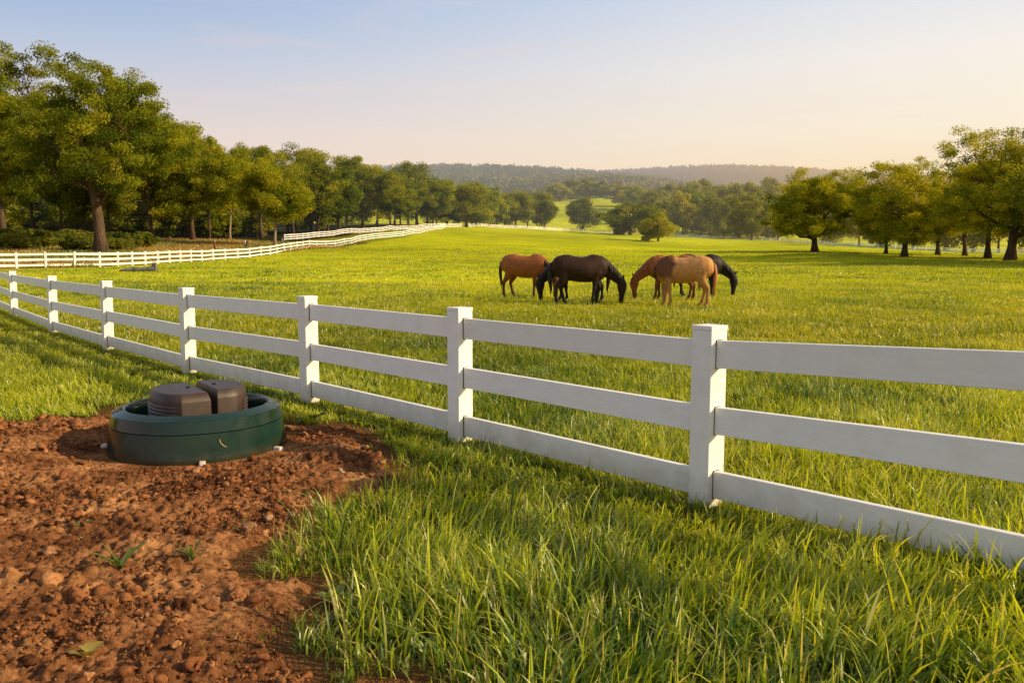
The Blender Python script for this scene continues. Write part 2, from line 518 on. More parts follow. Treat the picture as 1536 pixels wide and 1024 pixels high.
gs = np.concatenate([np.linspace(-2.6, -0.9, 50)[:-1], np.linspace(-0.9, 0.9, 330), np.linspace(0.9, 2.6, 50)[1:]])
Ya = np.concatenate([np.linspace(-14, 2, 30)[:-1], np.linspace(2, 14, 130)[:-1], np.geomspace(14, 760, 330)])
Yb = np.geomspace(760, 5200, 130)
grid_sheet('pasture_ground', Ya, gs)
grid_sheet('hills', Yb, gs)

def clumps_field(X, Y, cell, seed):
    wx = X + (vnoise(X * 30, Y * 30, seed + 60) - .5) * cell * .9; wy = Y + (vnoise(X * 30 + 9, Y * 30 + 4, seed + 61) - .5) * cell * .9
    r = np.random.default_rng(seed); jx, jy, jr, jh = r.random((4, 256, 256))
    ix = np.floor(wx / cell).astype(int); iy = np.floor(wy / cell).astype(int)
    out = np.zeros(X.shape)
    for a in (-1, 0, 1):
        for b in (-1, 0, 1):
            cx, cy = ix + a, iy + b; m = (cx % 256, cy % 256)
            dd = np.hypot(wx - (cx + jx[m]) * cell, wy - (cy + jy[m]) * cell)
            rad = cell * (0.12 + 0.62 * jr[m] ** 2)
            out = np.maximum(out, np.sqrt(np.maximum(0, 1 - (dd / rad) ** 2)) * rad * (0.45 + 0.5 * jh[m]))
    return out

def dirt_height(X, Y):
    sd = dirt_ragged(X, Y)
    b = fbm(X * 1.1, Y * 1.1, 41, 3)
    c = fbm(X * 5.5, Y * 5.5, 44, 4, 0.6)
    ridg = 1 - np.abs(2 * fbm(X * 13, Y * 13, 47, 3, 0.6) - 1)
    tr = np.hypot(X - TRX, Y - TRY)
    flat = sstep(0.82, 1.4, tr) * 0.95 + 0.05
    g2 = fbm(X * 24, Y * 24, 53, 2, 0.6)
    h = 0.006 + flat * (0.05 * b + 0.06 * np.clip(c - 0.38, 0, 1) + 0.020 * (ridg - 0.5) + 0.04 * np.clip(g2 - 0.45, 0, 1) + 0.022 * vnoise(X * 46, Y * 46, 51) + 0.010 * vnoise(X * 85, Y * 85, 57)
         + 0.42 * clumps_field(X, Y, 0.13, 201) + 0.75 * clumps_field(X, Y, 0.062, 202) + 0.85 * clumps_field(X, Y, 0.034, 203))
    h = np.maximum(h, 0.004)
    e = sstep(-0.02, 0.30, sd); h = 0.006 + (h - 0.006) * (0.25 + 0.75 * sstep(0.0, 0.75, sd))
    return -0.05 + (h + 0.05) * e

# ------------------------------------------------------------------ water trough position
TRX, TRY = -2.80, 7.33

xs = np.arange(-8.2, 1.1, 0.012); ys = np.arange(2.0, 9.2, 0.012)
gx, gy = np.meshgrid(xs, ys, indexing='ij')
gz = dirt_height(gx.ravel(), gy.ravel())
V = np.stack([gx.ravel(), gy.ravel(), gz], 1)
idx = np.arange(gx.size).reshape(gx.shape)
Fq = np.stack([idx[:-1, :-1].ravel(), idx[1:, :-1].ravel(), idx[1:, 1:].ravel(), idx[:-1, 1:].ravel()], 1)
keep = (gz[Fq].max(1) > -0.045)
tag(link('dirt', np_mesh('dirt', V, Fq[keep], None, False), M_dirt), kind='structure')

# loose crumbs and clods of earth
def ico(sub):
    bm = bmesh.new(); bmesh.ops.create_icosphere(bm, subdivisions=sub, radius=1.0)
    bm.verts.ensure_lookup_table()
    V = np.array([v.co[:] for v in bm.verts]); Fc = np.array([[v.index for v in f.verts] for f in bm.faces])
    bm.free(); return V, Fc

def lumpy(V, seed, amt=0.35):
    r = np.random.default_rng(seed)
    D = r.normal(size=(9, 3)); D /= np.linalg.norm(D, axis=1)[:, None]
    s = np.ones(len(V))
    for d in D:
        s -= amt * np.clip(V @ d - r.uniform(0.35, 0.75), 0, 1) * 1.6
    s += r.normal(0, 0.07, len(V))
    return V * s[:, None] * np.array([1, r.uniform(0.75, 1.1), r.uniform(0.6, 0.9)])

def rotmats(n, r):
    q = r.normal(size=(n, 4)); q /= np.linalg.norm(q, axis=1)[:, None]
    w, x, y, z = q.T
    return np.stack([np.stack([1 - 2 * (y * y + z * z), 2 * (x * y - z * w), 2 * (x * z + y * w)], 1),
                     np.stack([2 * (x * y + z * w), 1 - 2 * (x * x + z * z), 2 * (y * z - x * w)], 1),
                     np.stack([2 * (x * z - y * w), 2 * (y * z + x * w), 1 - 2 * (x * x + y * y)], 1)], 1)

def scatter_lumps(name, n, smin, smax, power, sub, seed):
    r = np.random.default_rng(seed)
    # more of them towards the viewer
    X = r.uniform(-7.5, 0.9, n * 4); Y = 2.0 + 6.8 * r.random(n * 4) ** 1.25
    sd = dirt_ragged(X, Y)
    clus = fbm(X * 2.2, Y * 2.2, 61, 3)
    ok = (sd > 0.03) & (r.random(n * 4) < sstep(0.35, 0.62, clus) * 0.9 + 0.1) & (np.hypot(X - TRX, Y - TRY) > 0.83) & (np.abs(ux(0) * 0 + X / Y) < 0.85)
    X, Y = X[ok][:n], Y[ok][:n]; n = len(X)
    s = smin * (smax / smin) ** (r.random(n) ** power)
    base, Fc = ico(sub)
    var = [lumpy(base, seed * 10 + k, 0.55) for k in range(10)]
    Vv = np.stack(var)[r.integers(0, 10, n)]
    Rm = rotmats(n, r)
    Vv = np.einsum('nij,nvj->nvi', Rm, Vv) * s[:, None, None]
    Vv[:, :, 2] *= 0.8
    Vv += np.stack([X, Y, dirt_height(X, Y) + s * 0.25], 1)[:, None, :]
    pal = np.array([[0.34, 0.145, 0.060], [0.25, 0.103, 0.045], [0.44, 0.22, 0.10], [0.15, 0.062, 0.031], [0.46, 0.30, 0.17]])
    cc = pal[r.choice(5, n, p=[.38, .33, .13, .15, .01])] * r.uniform(0.75, 1.15, n)[:, None]
    nv = len(base)
    Fa = (Fc[None] + (np.arange(n) * nv)[:, None, None]).reshape(-1, 3)
    o = link(name, np_mesh(name, Vv.reshape(-1, 3), Fa, np.repeat(cc, nv, 0)), M_clod)
    return o

tag(scatter_lumps('soil_crumbs', 32000, 0.005, 0.020, 1.5, 1, 3), 'small reddish brown earth crumbs strewn over the bare dirt', 'soil', kind='stuff')
tag(scatter_lumps('soil_clods', 2600, 0.016, 0.065, 2.0, 2, 4), 'loose reddish clods of earth lying on the bare dirt', 'soil', kind='stuff')

# the larger stones one can point to

def rock(px, py, size, seed, col, label):
    x, y = gp(px, py)
    base, Fc = ico(4)
    v = lumpy(base, seed, 0.5)
    v = v * (1 + 0.10 * (fbm(v[:, 0] * 3 + 9, v[:, 1] * 3 + v[:, 2] * 2 + 9, seed, 4)[:, None] - 0.5))
    v = v * size
    o = link('rock', np_mesh('rock', v, Fc, np.tile(np.array(col), (len(v), 1))), M_clod, loc=(x, y, float(dirt_height(np.array([x]), np.array([y]))[0]) + size * 0.3))
    o.rotation_euler = (0.2, 0.1, seed)
    return tag(o, label, 'rock', 'larger stones on the bare dirt')
rock(375, 806, 0.062, 3, (0.40, 0.22, 0.12), 'pale brown angular stone on the dirt, biggest one midway between trough and lower edge')
rock(356, 912, 0.060, 5, (0.36, 0.16, 0.08), 'rounded reddish clod like stone on the dirt below the small grass tuft')
rock(118, 925, 0.064, 6, (0.33, 0.14, 0.065), 'large rough red stone on the dirt at the lower left')
rock(284, 800, 0.038, 8, (0.28, 0.12, 0.06), 'dark brown stone on the dirt just left of the pale angular one')
rock(548, 674, 0.055, 9, (0.46, 0.30, 0.14), 'yellowish stone at the right hand tip of the bare dirt')
rock(512, 712, 0.050, 12, (0.45, 0.30, 0.22), 'pinkish pale stone half hidden by grass right of the trough')
rock(80, 848, 0.050, 13, (0.38, 0.2, 0.11), 'light brown stone on the dirt left of the leafy sprout')

# ------------------------------------------------------------------ grass
FP = [(1058, 757), (690.5, 660), (465, 602), (284, 558.5), (162.5, 523.5), (80.5, 498), (22, 473.5)]
FPW = [Vector((*gp(*p), 0)) for p in FP]
d0 = FPW[0] - FPW[1]
FPW = [FPW[0] + Vector((1.46, -2.19, 0))] + FPW
FPW.append(FPW[-1] + (FPW[-1] - FPW[-2]) * 1.0)
FPW.append(FPW[-1] + (FPW[-1] - FPW[-2]) * 1.0)

def fence_dist(X, Y):
    dm = np.full(X.shape, 1e9)
    for a, b in zip(FPW[:-1], FPW[1:]):
        ex, ey = b.x - a.x, b.y - a.y
        t = np.clip(((X - a.x) * ex + (Y - a.y) * ey) / (ex * ex + ey * ey), 0, 1)
        dm = np.minimum(dm, np.hypot(X - a.x - t * ex, Y - a.y - t * ey))
    return dm

def blades(X, Y, Z, h, w, ang, bend, segs, cb, ct, face=None):
    n = len(X); r = rng
    face = r.uniform(0, 2 * np.pi, n) if face is None else face
    dx, dy = np.cos(ang), np.sin(ang); sx, sy = np.cos(face), np.sin(face)
    k = np.arange(segs) / segs
    rows = []
    cols = []
    def centre(t):
        cz = Z + h * (t - 0.42 * bend * t * t); off = h * bend * (t ** 1.9) * 0.95
        return X + dx * off, Y + dy * off, cz
    for t in k:
        cx, cy, cz = centre(t)
        ww = w * (0.75 + 0.5 * t) * (1 - t ** 2.2) * 0.5
        for s in (-1, 1):
            rows.append(np.stack([cx + s * sx * ww, cy + s * sy * ww, cz], 1))
            cols.append(cb * (1 - t) + ct * t)
    cx, cy, cz = centre(1.0)
    rows.append(np.stack([cx, cy, cz], 1)); cols.append(ct)
    nv = 2 * segs + 1
    V = np.stack(rows, 1).reshape(-1, 3); C = np.stack(cols, 1).reshape(-1, 3)
    f = []
    for i in range(segs - 1):
        a = 2 * i
        f += [(a, a + 1, a + 3), (a, a + 3, a + 2)]
    a = 2 * (segs - 1); f.append((a, a + 1, a + 2))
    Fc = (np.array(f)[None] + (np.arange(n) * nv)[:, None, None]).reshape(-1, 3)
    return V, Fc, C

def wedge(n, y0, y1, ul, ur, power):
    """points in the wedge seen from the viewpoint, thinning with distance as y**-power"""
    r = rng
    a = 2 - power
    t = r.random(n)
    Y = (y0 ** a + t * (y1 ** a - y0 ** a)) ** (1 / a)
    return r.uniform(ul, ur, n) * (Y + 0.6), Y

G_dark = np.array([0.060, 0.125, 0.016]); G_mid = np.array([0.37, 0.41, 0.018])
G_yel = np.array([0.68, 0.61, 0.028]); G_dry = np.array([0.66, 0.52, 0.17])

def grass_colours(X, Y, n):
    r = rng
    patch = 0.5 * fbm(X * 0.55 + 11, Y * 0.4 + 4, 71, 4) + 0.5 * fbm(X * 0.07 + 40, Y * 0.09 + 4, 75, 3)
    tuft = (vnoise(X * 9, Y * 9, 78) - 0.5) * (1 - 0.7 * sstep(14, 45, Y))
    v = np.clip(0.5 + (patch - 0.5) * 1.9 + tuft * 0.35 + r.normal(0, 1, n) * (0.21 - 0.13 * sstep(14, 45, Y)), 0, 1)
    c = np.where((v < 0.5)[:, None], G_dark + (G_mid - G_dark) * (v / 0.5)[:, None], G_mid + (G_yel - G_mid) * ((v - 0.5) / 0.5)[:, None])
    dry = r.random(n) < 0.085 - 0.07 * sstep(14, 50, Y)
    c[dry] = G_dry * r.uniform(0.6, 1.05, dry.sum())[:, None]
    return np.minimum(c * r.uniform(0.8, 1.2, n)[:, None] * (1.55 - 0.55 * sstep(9, 18, Y))[:, None], 0.8)  # near blades lightened in colour to look sunlit


parts = []
def collect(X, Y, hscale, wbase, segs, bendmul=1.0):
    n = len(X)
    patch = fbm(X * 1.3 + 5, Y * 1.3 + 8, 81, 3)
    hmin = 0.5 + 0.3 * sstep(5.6, 4.2, Y)
    hscale = hscale * (hmin + (1 - hmin) * sstep(0.1, 1.25, fence_dist(X, Y)))
    h = hscale * (0.55 + 0.9 * patch) * rng.uniform(0.6, 1.25, n)
    w = wbase * rng.uniform(0.7, 1.35, n)
    flow = fbm(X * 0.8 + 31, Y * 0.8 + 12, 91, 2) * 4 * np.pi
    ang = flow + rng.normal(0, 1.3, n)
    bend = np.clip(rng.normal(0.55, 0.3, n), 0.05, 1.25) * bendmul
    ct = grass_colours(X, Y, n); cb = ct * (np.array([0.30, 0.44, 0.4]) + np.array([0.6, 0.48, 0.5]) * sstep(12, 50, Y)[:, None])  # near blade feet darkened: shade between blades put into the colour
    return blades(X, Y, terrain(X, Y), h, w, ang, bend, segs, cb, ct)

def tufted(X, Y, k, spread):
    X = np.repeat(X, k); Y = np.repeat(Y, k)
    s = spread * (0.5 + Y / 14.0)
    return X + rng.normal(0, 1, len(X)) * s, Y + rng.normal(0, 1, len(X)) * s

def build_grass(name, chunks, label):
    Vs, Fs, Cs, o = [], [], [], 0
    for V, Fc, C in chunks:
        Vs.append(V); Fs.append(Fc + o); Cs.append(C); o += len(V)
    ob = link(name, np_mesh(name, np.concatenate(Vs), np.concatenate(Fs), np.concatenate(Cs)), M_grass)
    return tag(ob, label, 'grass', kind='stuff')

# close to the camera: thick, long, several bends per blade
X, Y = wedge(9000, 2.2, 7.0, -0.78, 0.80, 1.0)
X, Y = tufted(X, Y, 6, 0.03)
sd = dirt_ragged(X, Y); ok = (sd < 0.015) & (Y > 1.9) & (rng.random(len(X)) < 0.35 + 0.65 * sstep(0.0, 0.3, -sd))
X, Y = X[ok], Y[ok]
hs = 0.14 + 0.11 * (1 - sstep(3.2, 5.2, Y)) - 0.06 * (1 - sstep(-0.5, -0.02, -np.abs(dirt_sd(X, Y))) ) * 0
edge = 0.42 + 0.58 * sstep(0.0, 0.6, -dirt_sd(X, Y))
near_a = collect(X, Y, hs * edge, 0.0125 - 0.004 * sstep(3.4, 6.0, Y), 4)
# long stalks standing out
X, Y = wedge(7000, 2.3, 9.0, -0.6, 0.80, 1.0)
ok = dirt_ragged(X, Y) < -0.08; X, Y = X[ok], Y[ok]
near_b = collect(X, Y, 0.34 - 0.10 * sstep(3.5, 7, Y), 0.0135 - 0.004 * sstep(3.4, 6.5, Y), 5, 0.8)
# low thatch of short blades
X, Y = wedge(60000, 2.2, 8.0, -0.78, 0.80, 1.0)
ok = dirt_ragged(X, Y) < 0.03; X, Y = X[ok], Y[ok]
near_c = collect(X, Y, 0.075, 0.005, 2, 1.5)
# sparse shoots on the earth
X, Y = wedge(14000, 2.4, 9.0, -0.78, 0.4, 1.0)
sd = dirt_ragged(X, Y); ok = (sd > 0.0) & (sd < 0.60) & (fbm(X * 4, Y * 4, 77, 2) > 0.47 + 0.3 * sd) & (np.hypot(X - TRX, Y - TRY) > 0.85)
X, Y = X[ok], Y[ok]
near_d = collect(X, Y, 0.075, 0.005, 3)
X, Y = wedge(5000, 2.2, 8.0, -0.78, 0.80, 1.0)
ok = dirt_ragged(X, Y) < 0.05; X, Y = X[ok], Y[ok]
near_e = collect(X, Y, 0.20, 0.0055, 5, 1.9)
near_e[2][:] = np.repeat(G_dry * rng.uniform(0.35, 1.0, len(X))[:, None], 11, 0)
build_grass('foreground_grass', [near_a, near_b, near_c, near_d, near_e], 'long green and yellow grass in the foreground around the bare dirt')

X, Y = wedge(26000, 6.6, 16.0, -0.78, 0.80, 1.3)
X, Y = tufted(X, Y, 6, 0.03)
ok = dirt_ragged(X, Y) < 0.015; X, Y = X[ok], Y[ok]
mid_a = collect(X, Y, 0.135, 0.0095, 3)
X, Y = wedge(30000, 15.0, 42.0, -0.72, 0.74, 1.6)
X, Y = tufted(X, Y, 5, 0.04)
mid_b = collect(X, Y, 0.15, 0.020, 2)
build_grass('pasture_grass', [mid_a, mid_b], 'sunlit green grass of the pasture around the white fence and the horses')

X, Y = wedge(36000, 40.0, 175.0, -0.70, 0.72, 1.5)
fx = np.interp(Y, [40, 65, 92, 107, 150, 195, 284, 420], [-52, -33.5, -32.8, -31.6, -29.0, -22.6, -21.5, -21.5])
ok = (X > fx) ; X, Y = X[ok], Y[ok]
X, Y = tufted(X, Y, 3, 0.05)
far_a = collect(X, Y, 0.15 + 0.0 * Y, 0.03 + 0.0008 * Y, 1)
build_grass('far_pasture_grass', [far_a], 'fine grass texture on the distant open pasture')

# ------------------------------------------------------------------ near fence
def post_mesh(w, h, sink, bevel):
    bm = bmesh.new(); add_box(bm, (0, 0, (h - sink) / 2), (w, w, h + sink), bevel=bevel)
    return bm_mesh('post', bm)

for p in FPW: p.z = T(p.x, p.y)
PW, PH = 0.165, 1.225
fence = empty('board_fence', FPW[1])
tag(fence, 'large white three rail fence running diagonally across the foreground', 'fence')
pm = post_mesh(PW, PH - 0.03, 0.3, 0.006)
bm = bmesh.new()
add_box(bm, (0, 0, -0.015), (PW + 0.007, PW + 0.007, 0.030), bevel=0.004)
capm = bm_mesh('cap', bm)
RAILS = [(0.945, 1.13), (0.50, 0.685), (0.06, 0.245)]
LEAN = [0, 0.0, 0.004, 0.0, 0.006, 0.028, 0.03, 0.01, 0, 0]
for i, p in enumerate(FPW):
    nx = FPW[min(i + 1, len(FPW) - 1)] - FPW[max(i - 1, 0)]
    rz = math.atan2(nx.y, nx.x)
    po = link('post', pm, M_white if i == 0 else None, fence, p - FPW[1]); po.rotation_euler = (LEAN[i] * 0.5, -0.0, rz)
    cp = link('cap', capm, M_white if i == 0 else None, po, (0, 0, PH))
for i in range(len(FPW) - 1):
    a, b = FPW[i], FPW[i + 1]
    t = (b - a).normalized(); nrm = Vector((-t.y, t.x, 0)).normalized()
    for (z0, z1) in RAILS:
        j0, j1 = random.uniform(-.008, .008), random.uniform(-.008, .008)
        bm = bmesh.new()
        A = a - FPW[1] + t * 0.03; B = b - FPW[1] - t * 0.03
        hw = 0.024
        q = lambda P, s, z, j: P + nrm * (s * hw) + Vector((0, 0, z + j))
        n_seg = 1
        add_hull_box(bm, [q(A, -1, z0, j0), q(B, -1, z0, j1), q(B, 1, z0, j1), q(A, 1, z0, j0), q(A, -1, z1, j0), q(B, -1, z1, j1), q(B, 1, z1, j1), q(A, 1, z1, j0)], 0.005)
        link('rail', bm_mesh('rail', bm), M_white, fence)
        # dark box painting the shade in the rail's slot, at either post
        for P, s, j in ((a, 1, j0), (b, -1, j1)):
            bm = bmesh.new()
            c = P - FPW[1] + t * (s * (PW / 2 + 0.0005))
            M = Matrix.Translation(c) @ Matrix.Rotation(math.atan2(t.y, t.x), 4, 'Z')
            add_box(bm, (0, 0, (z0 + z1) / 2 + j), (0.006, 0.048 + 0.014, z1 - z0 + 0.008), M)
            link('slot', bm_mesh('slot', bm), M_gap, fence)

# ------------------------------------------------------------------ distant fences
def far_fence(label, ctrl, spacing, name='board_fence', h=1.25, group=None, sub=3, minpx=None):
    """ctrl: (photo x, distance). posts every `spacing` metres along the line"""
    P = [Vector((ux(px) * d, d, 0)) for px, d in ctrl]
    # smooth the line
    pts = []
    for i in range(len(P) - 1):
        p0, p1, p2, p3 = P[max(i - 1, 0)], P[i], P[i + 1], P[min(i + 2, len(P) - 1)]
        for k in range(24):
            t = k / 24
            pts.append(Vector([_cr(t, p0[m], p1[m], p2[m], p3[m]) for m in range(2)] + [0]))
    pts.append(P[-1])
    L = [0]
    for i in range(1, len(pts)): L.append(L[-1] + (pts[i] - pts[i - 1]).length)
    W_ = [0.0]
    for i in range(1, len(pts)):
        W_.append(W_[-1] + (L[i] - L[i - 1]) / (spacing(pts[i].y) if callable(spacing) else spacing))
    n = max(2, int(round(W_[-1])))
    out = []
    for k in range(n + 1):
        s = W_[-1] * k / n
        i = min(max(np.searchsorted(W_, s) - 1, 0), len(W_) - 2)
        t = (s - W_[i]) / (W_[i + 1] - W_[i])
        out.append(pts[i].lerp(pts[i + 1], t))
    for p in out: p.z = T(p.x, p.y)
    root = empty(name, out[0]); tag(root, label, 'fence', group)
    pmesh = post_mesh(0.14, h, 0.2, 0)
    first = True
    for k, p in enumerate(out):
        q = out[min(k + 1, n)] - out[max(k - 1, 0)]
        o = link('post', pmesh, M_white if first else None, root, p - out[0]); first = False
        o.rotation_euler = (random.uniform(-.02, .02), random.uniform(-.02, .02), math.atan2(q.y, q.x))
    runs = 33 if n > 99 else n
    step = max(1, int(math.ceil(n / 33)))
    for z0, z1 in ((0.98, 1.15), (0.56, 0.73), (0.13, 0.30)):
        for s in range(0, n, step):
            bm = bmesh.new()
            for k in range(s, min(s + step, n)):
                a, b = out[k] - out[0], out[k + 1] - out[0]
                t = (b - a); t.z = 0; t.normalize(); nr = Vector((-t.y, t.x, 0)) * 0.025
                a = a + t * 0.004; b = b - t * 0.004
                add_hull_box(bm, [a - nr + Vector((0, 0, z0)), b - nr + Vector((0, 0, z0)), b + nr + Vector((0, 0, z0)), a + nr + Vector((0, 0, z0)),
                                  a - nr + Vector((0, 0, z1)), b - nr + Vector((0, 0, z1)), b + nr + Vector((0, 0, z1)), a + nr + Vector((0, 0, z1))])
            link('rail', bm_mesh('rail', bm), M_white, root)
    return root

far_fence('white three rail fence from the left edge along the wood up to the crest', [(-60, 62), (0, 64.5), (60, 66), (146, 69), (225, 77), (316, 92), (394, 107), (425, 118), (472, 140), (524, 158), (545, 172), (575, 184), (620, 205), (650, 245), (672, 284)], lambda d: min(2.0 * (d / 66) ** 1.3, 4.6))
far_fence("white fence on the far side of the lane by the end of the wood", [(426, 168), (450, 176), (500, 196), (560, 226), (620, 262), (668, 296)], 3.2)
far_fence('thin white fence along the crest of the pasture beyond the horses', [(672, 286), (730, 350), (802, 372), (862, 384), (921, 350), (1005, 338), (1080, 340), (1170, 318)], 4.2)
far_fence('white fence behind the tree trunks on the right side of the pasture', [(1172, 316), (1270, 255), (1330, 236), (1400, 222), (1480, 216), (1545, 214), (1640, 214)], 3.4)

# ------------------------------------------------------------------ trees
def tree_data(seed, H, W, cb=0.18, tr=0.4, lobes=11, clumps=190, lpc=130, leaf=0.22, crad=1.0, tone=0.0, spread=1.0, yellow=0.0, topheavy=0.0):
    r = np.random.default_rng(seed)
    leaf *= 0.64; lpc = int(lpc * 2.1)
    z0 = H * cb; hz = (H - z0) / 2; zc = z0 + hz
    # lobes that make the outline uneven
    Lb = []
    tries = 0
    while len(Lb) < lobes and tries < 4000:
        tries += 1
        v = r.normal(size=3); v /= np.linalg.norm(v)
        rad = r.uniform(0.5, 0.76)
        p = np.array([v[0] * W / 2 * rad, v[1] * W / 2 * rad, zc + v[2] * hz * rad + topheavy * hz * 0.3])
        s = r.uniform(0.26, 0.42)
        if any(np.linalg.norm((p - q[0]) / np.array([W / 2, W / 2, hz])) < 0.36 for q in Lb): continue
        Lb.append((p, s))
    Lb.append((np.array([r.normal(0, .06 * W), r.normal(0, .06 * W), zc + hz * 0.62]), 0.36))
    Lb.append((np.array([0, 0, zc]), 0.45))
    cl = []; who = []
    tries = 0
    while len(cl) < clumps and tries < clumps * 60:
        tries += 1
        k = r.integers(0, len(Lb)); p, s = Lb[k]
        v = r.normal(size=3); v /= np.linalg.norm(v)
        if v[2] < -0.35 and r.random() < 0.55: v[2] = -v[2]
        rr = r.random() ** 0.45
        c = p + v * rr * s * np.array([W / 2, W / 2, hz]) * (1.05 if r.random() < .8 else 1.35)
        if c[2] < z0 * 0.95: continue
        if any(np.linalg.norm(c - q) < crad * 0.62 for q in cl[-400:]) and tries < clumps * 30: continue
        cl.append(c); who.append(k)
    cl = np.array(cl); who = np.array(who); nC = len(cl)
    lo_ = np.percentile(cl, 2, 0); hi_ = np.percentile(cl, 98, 0); top_ = np.percentile(cl[:, 2], 99)
    k3 = np.array([(W - 1.6 * crad) / (hi_[0] - lo_[0]), (W - 1.6 * crad) / (hi_[1] - lo_[1]), (H - 0.9 * crad - z0) / (top_ - z0)])
    o3 = np.array([(hi_[0] + lo_[0]) / 2, (hi_[1] + lo_[1]) / 2, z0])
    cl = (cl - o3) * k3 + np.array([0, 0, z0])
    Lb = [((p - o3) * k3 + np.array([0, 0, z0]), s) for p, s in Lb]
    # ----- wood
    bm = bmesh.new()
    lean = r.normal(0, 0.03, 2) * H
    tp = [Vector((lean[0] * (t ** 1.5) + math.sin(t * 5 + seed) * 0.012 * H, lean[1] * (t ** 1.5) + math.cos(t * 4 + seed) * 0.012 * H, t * H * 0.78)) for t in np.linspace(0, 1, 9)]
    for t in tp[:1]: t.z = -0.25
    rad_at = lambda t: tr * ((1 - t) ** 0.8 * 0.92 + 0.06)
    rr_ = [rad_at(t) * (1.55 if i == 0 else 1.12 if i == 1 and False else 1.0) for i, t in enumerate(np.linspace(0, 1, 9))]
    bm_add(bm, tube_np(tp, rr_, (1, 0, 0), 10))
    def on_trunk(f):
        f = min(max(f, 0), 0.999) * 8; i = int(f); return tp[i].lerp(tp[i + 1], f - i)
    for k, (p, s) in enumerate(Lb):
        P = Vector(p)
        hgt = max(0.10, min(0.9, (P.z - 0.35 * math.hypot(P.x, P.y)) / (H * 0.78)))
        hgt = max(hgt * 0.85, cb * 0.75)
        A = on_trunk(hgt)
        ra = rad_at(hgt) * r.uniform(0.42, 0.62)
        mid = A.lerp(P, 0.5) + Vector((r.normal(0, .03 * W), r.normal(0, .03 * W), -0.03 * H + r.normal(0, .02) * H))
        q1 = A.lerp(mid, 0.5) + Vector((r.normal(0, .015 * W), r.normal(0, .015 * W), 0.012 * H))
        bm_add(bm, tube_np([A, q1, mid, P], [ra, ra * .8, ra * .6, ra * .32], (0.3, 0.9, 0.1), 7))
        mine = np.where(who == k)[0]
        for c in mine[:7]:
            C = Vector(cl[c]); m2 = P.lerp(C, 0.5) + Vector(r.normal(0, .25, 3))
            st = mid.lerp(P, r.uniform(0.2, 1.0))
            bm_add(bm, tube_np([st, m2, C], [ra * .3, ra * .2, ra * .08], (0.3, 0.9, 0.1), 5, cap=False))
    trunk = bm_mesh('trunk', bm, True)
    # ----- leaves
    n = nC * lpc
    ci = np.repeat(np.arange(nC), lpc)
    g = r.normal(size=(n, 3)); g /= np.linalg.norm(g, axis=1)[:, None]
    g *= (r.random(n) ** 0.5)[:, None]
    cs = r.uniform(0.7, 1.3, nC) * crad
    P = cl[ci] + g * np.stack([cs[ci] * 1.15, cs[ci] * 1.15, cs[ci] * 0.72], 1)
    nrm = r.normal(size=(n, 3)) + g * 0.9 + np.array([0, 0, 0.45])
    nrm /= np.linalg.norm(nrm, axis=1)[:, None]
    tx = np.cross(nrm, r.normal(size=(n, 3))); tx /= np.linalg.norm(tx, axis=1)[:, None]
    ty = np.cross(nrm, tx)
    sz = leaf * r.uniform(0.65, 1.3, n)
    a = (sz * 0.62)[:, None] * tx; b = (sz * 0.42)[:, None] * ty
    V = np.stack([P - a, P + b, P + a * 1.05, P - b], 1).reshape(-1, 3)
    Fq = np.arange(n * 4).reshape(n, 4)
    lo = np.array([0.060, 0.092, 0.014]); mi = np.array([0.175, 0.215, 0.018]); hi = np.array([0.375, 0.365, 0.030])
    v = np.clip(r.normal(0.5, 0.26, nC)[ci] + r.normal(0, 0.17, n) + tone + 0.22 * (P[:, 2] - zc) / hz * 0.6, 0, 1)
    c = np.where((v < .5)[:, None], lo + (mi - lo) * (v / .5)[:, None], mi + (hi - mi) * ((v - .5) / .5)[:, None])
    c = c * (1 + np.array([0.36, 0.24, 0.0]) * yellow)
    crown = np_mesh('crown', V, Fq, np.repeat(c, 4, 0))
    return trunk, crown

PROTO = {}
def tree(loc, H, label, key=None, data=None, W=None, rz=None, group=None, name='broadleaf_tree', leafm=None, barkm=None, cat='tree'):
    root = empty(name, loc, 0)
    tag(root, label, cat, group)
    tm, cm = data
    t = link('trunk', tm, None, root); c = link('crown', cm, None, root)
    if not tm.materials: tm.materials.append(barkm or M_bark)
    if not cm.materials: cm.materials.append(leafm or M_leaf_c)
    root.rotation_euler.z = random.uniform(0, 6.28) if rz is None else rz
    return root

def fit(px, d, top):
    p = spot(px, d)
    return p, CAMH + slope(top) * d - p.z

def hero(px, d, top, wpx, seed, label, cb=0.18, tr=0.4, lobes=11, clumps=200, lpc=150, leaf=0.2, crad=0.95, tone=0.0, yellow=0.0, bark=None, group=None, name='oak_tree'):
    p, H = fit(px, d, top)
    W = wpx / F * d
    data = tree_data(seed, H, W, cb, tr, lobes, clumps, lpc, leaf, crad, tone, yellow=yellow)
    return tree(p, H, label, data=data, rz=0.0, name=name, leafm=M_leaf, barkm=bark or M_bark, group=group)

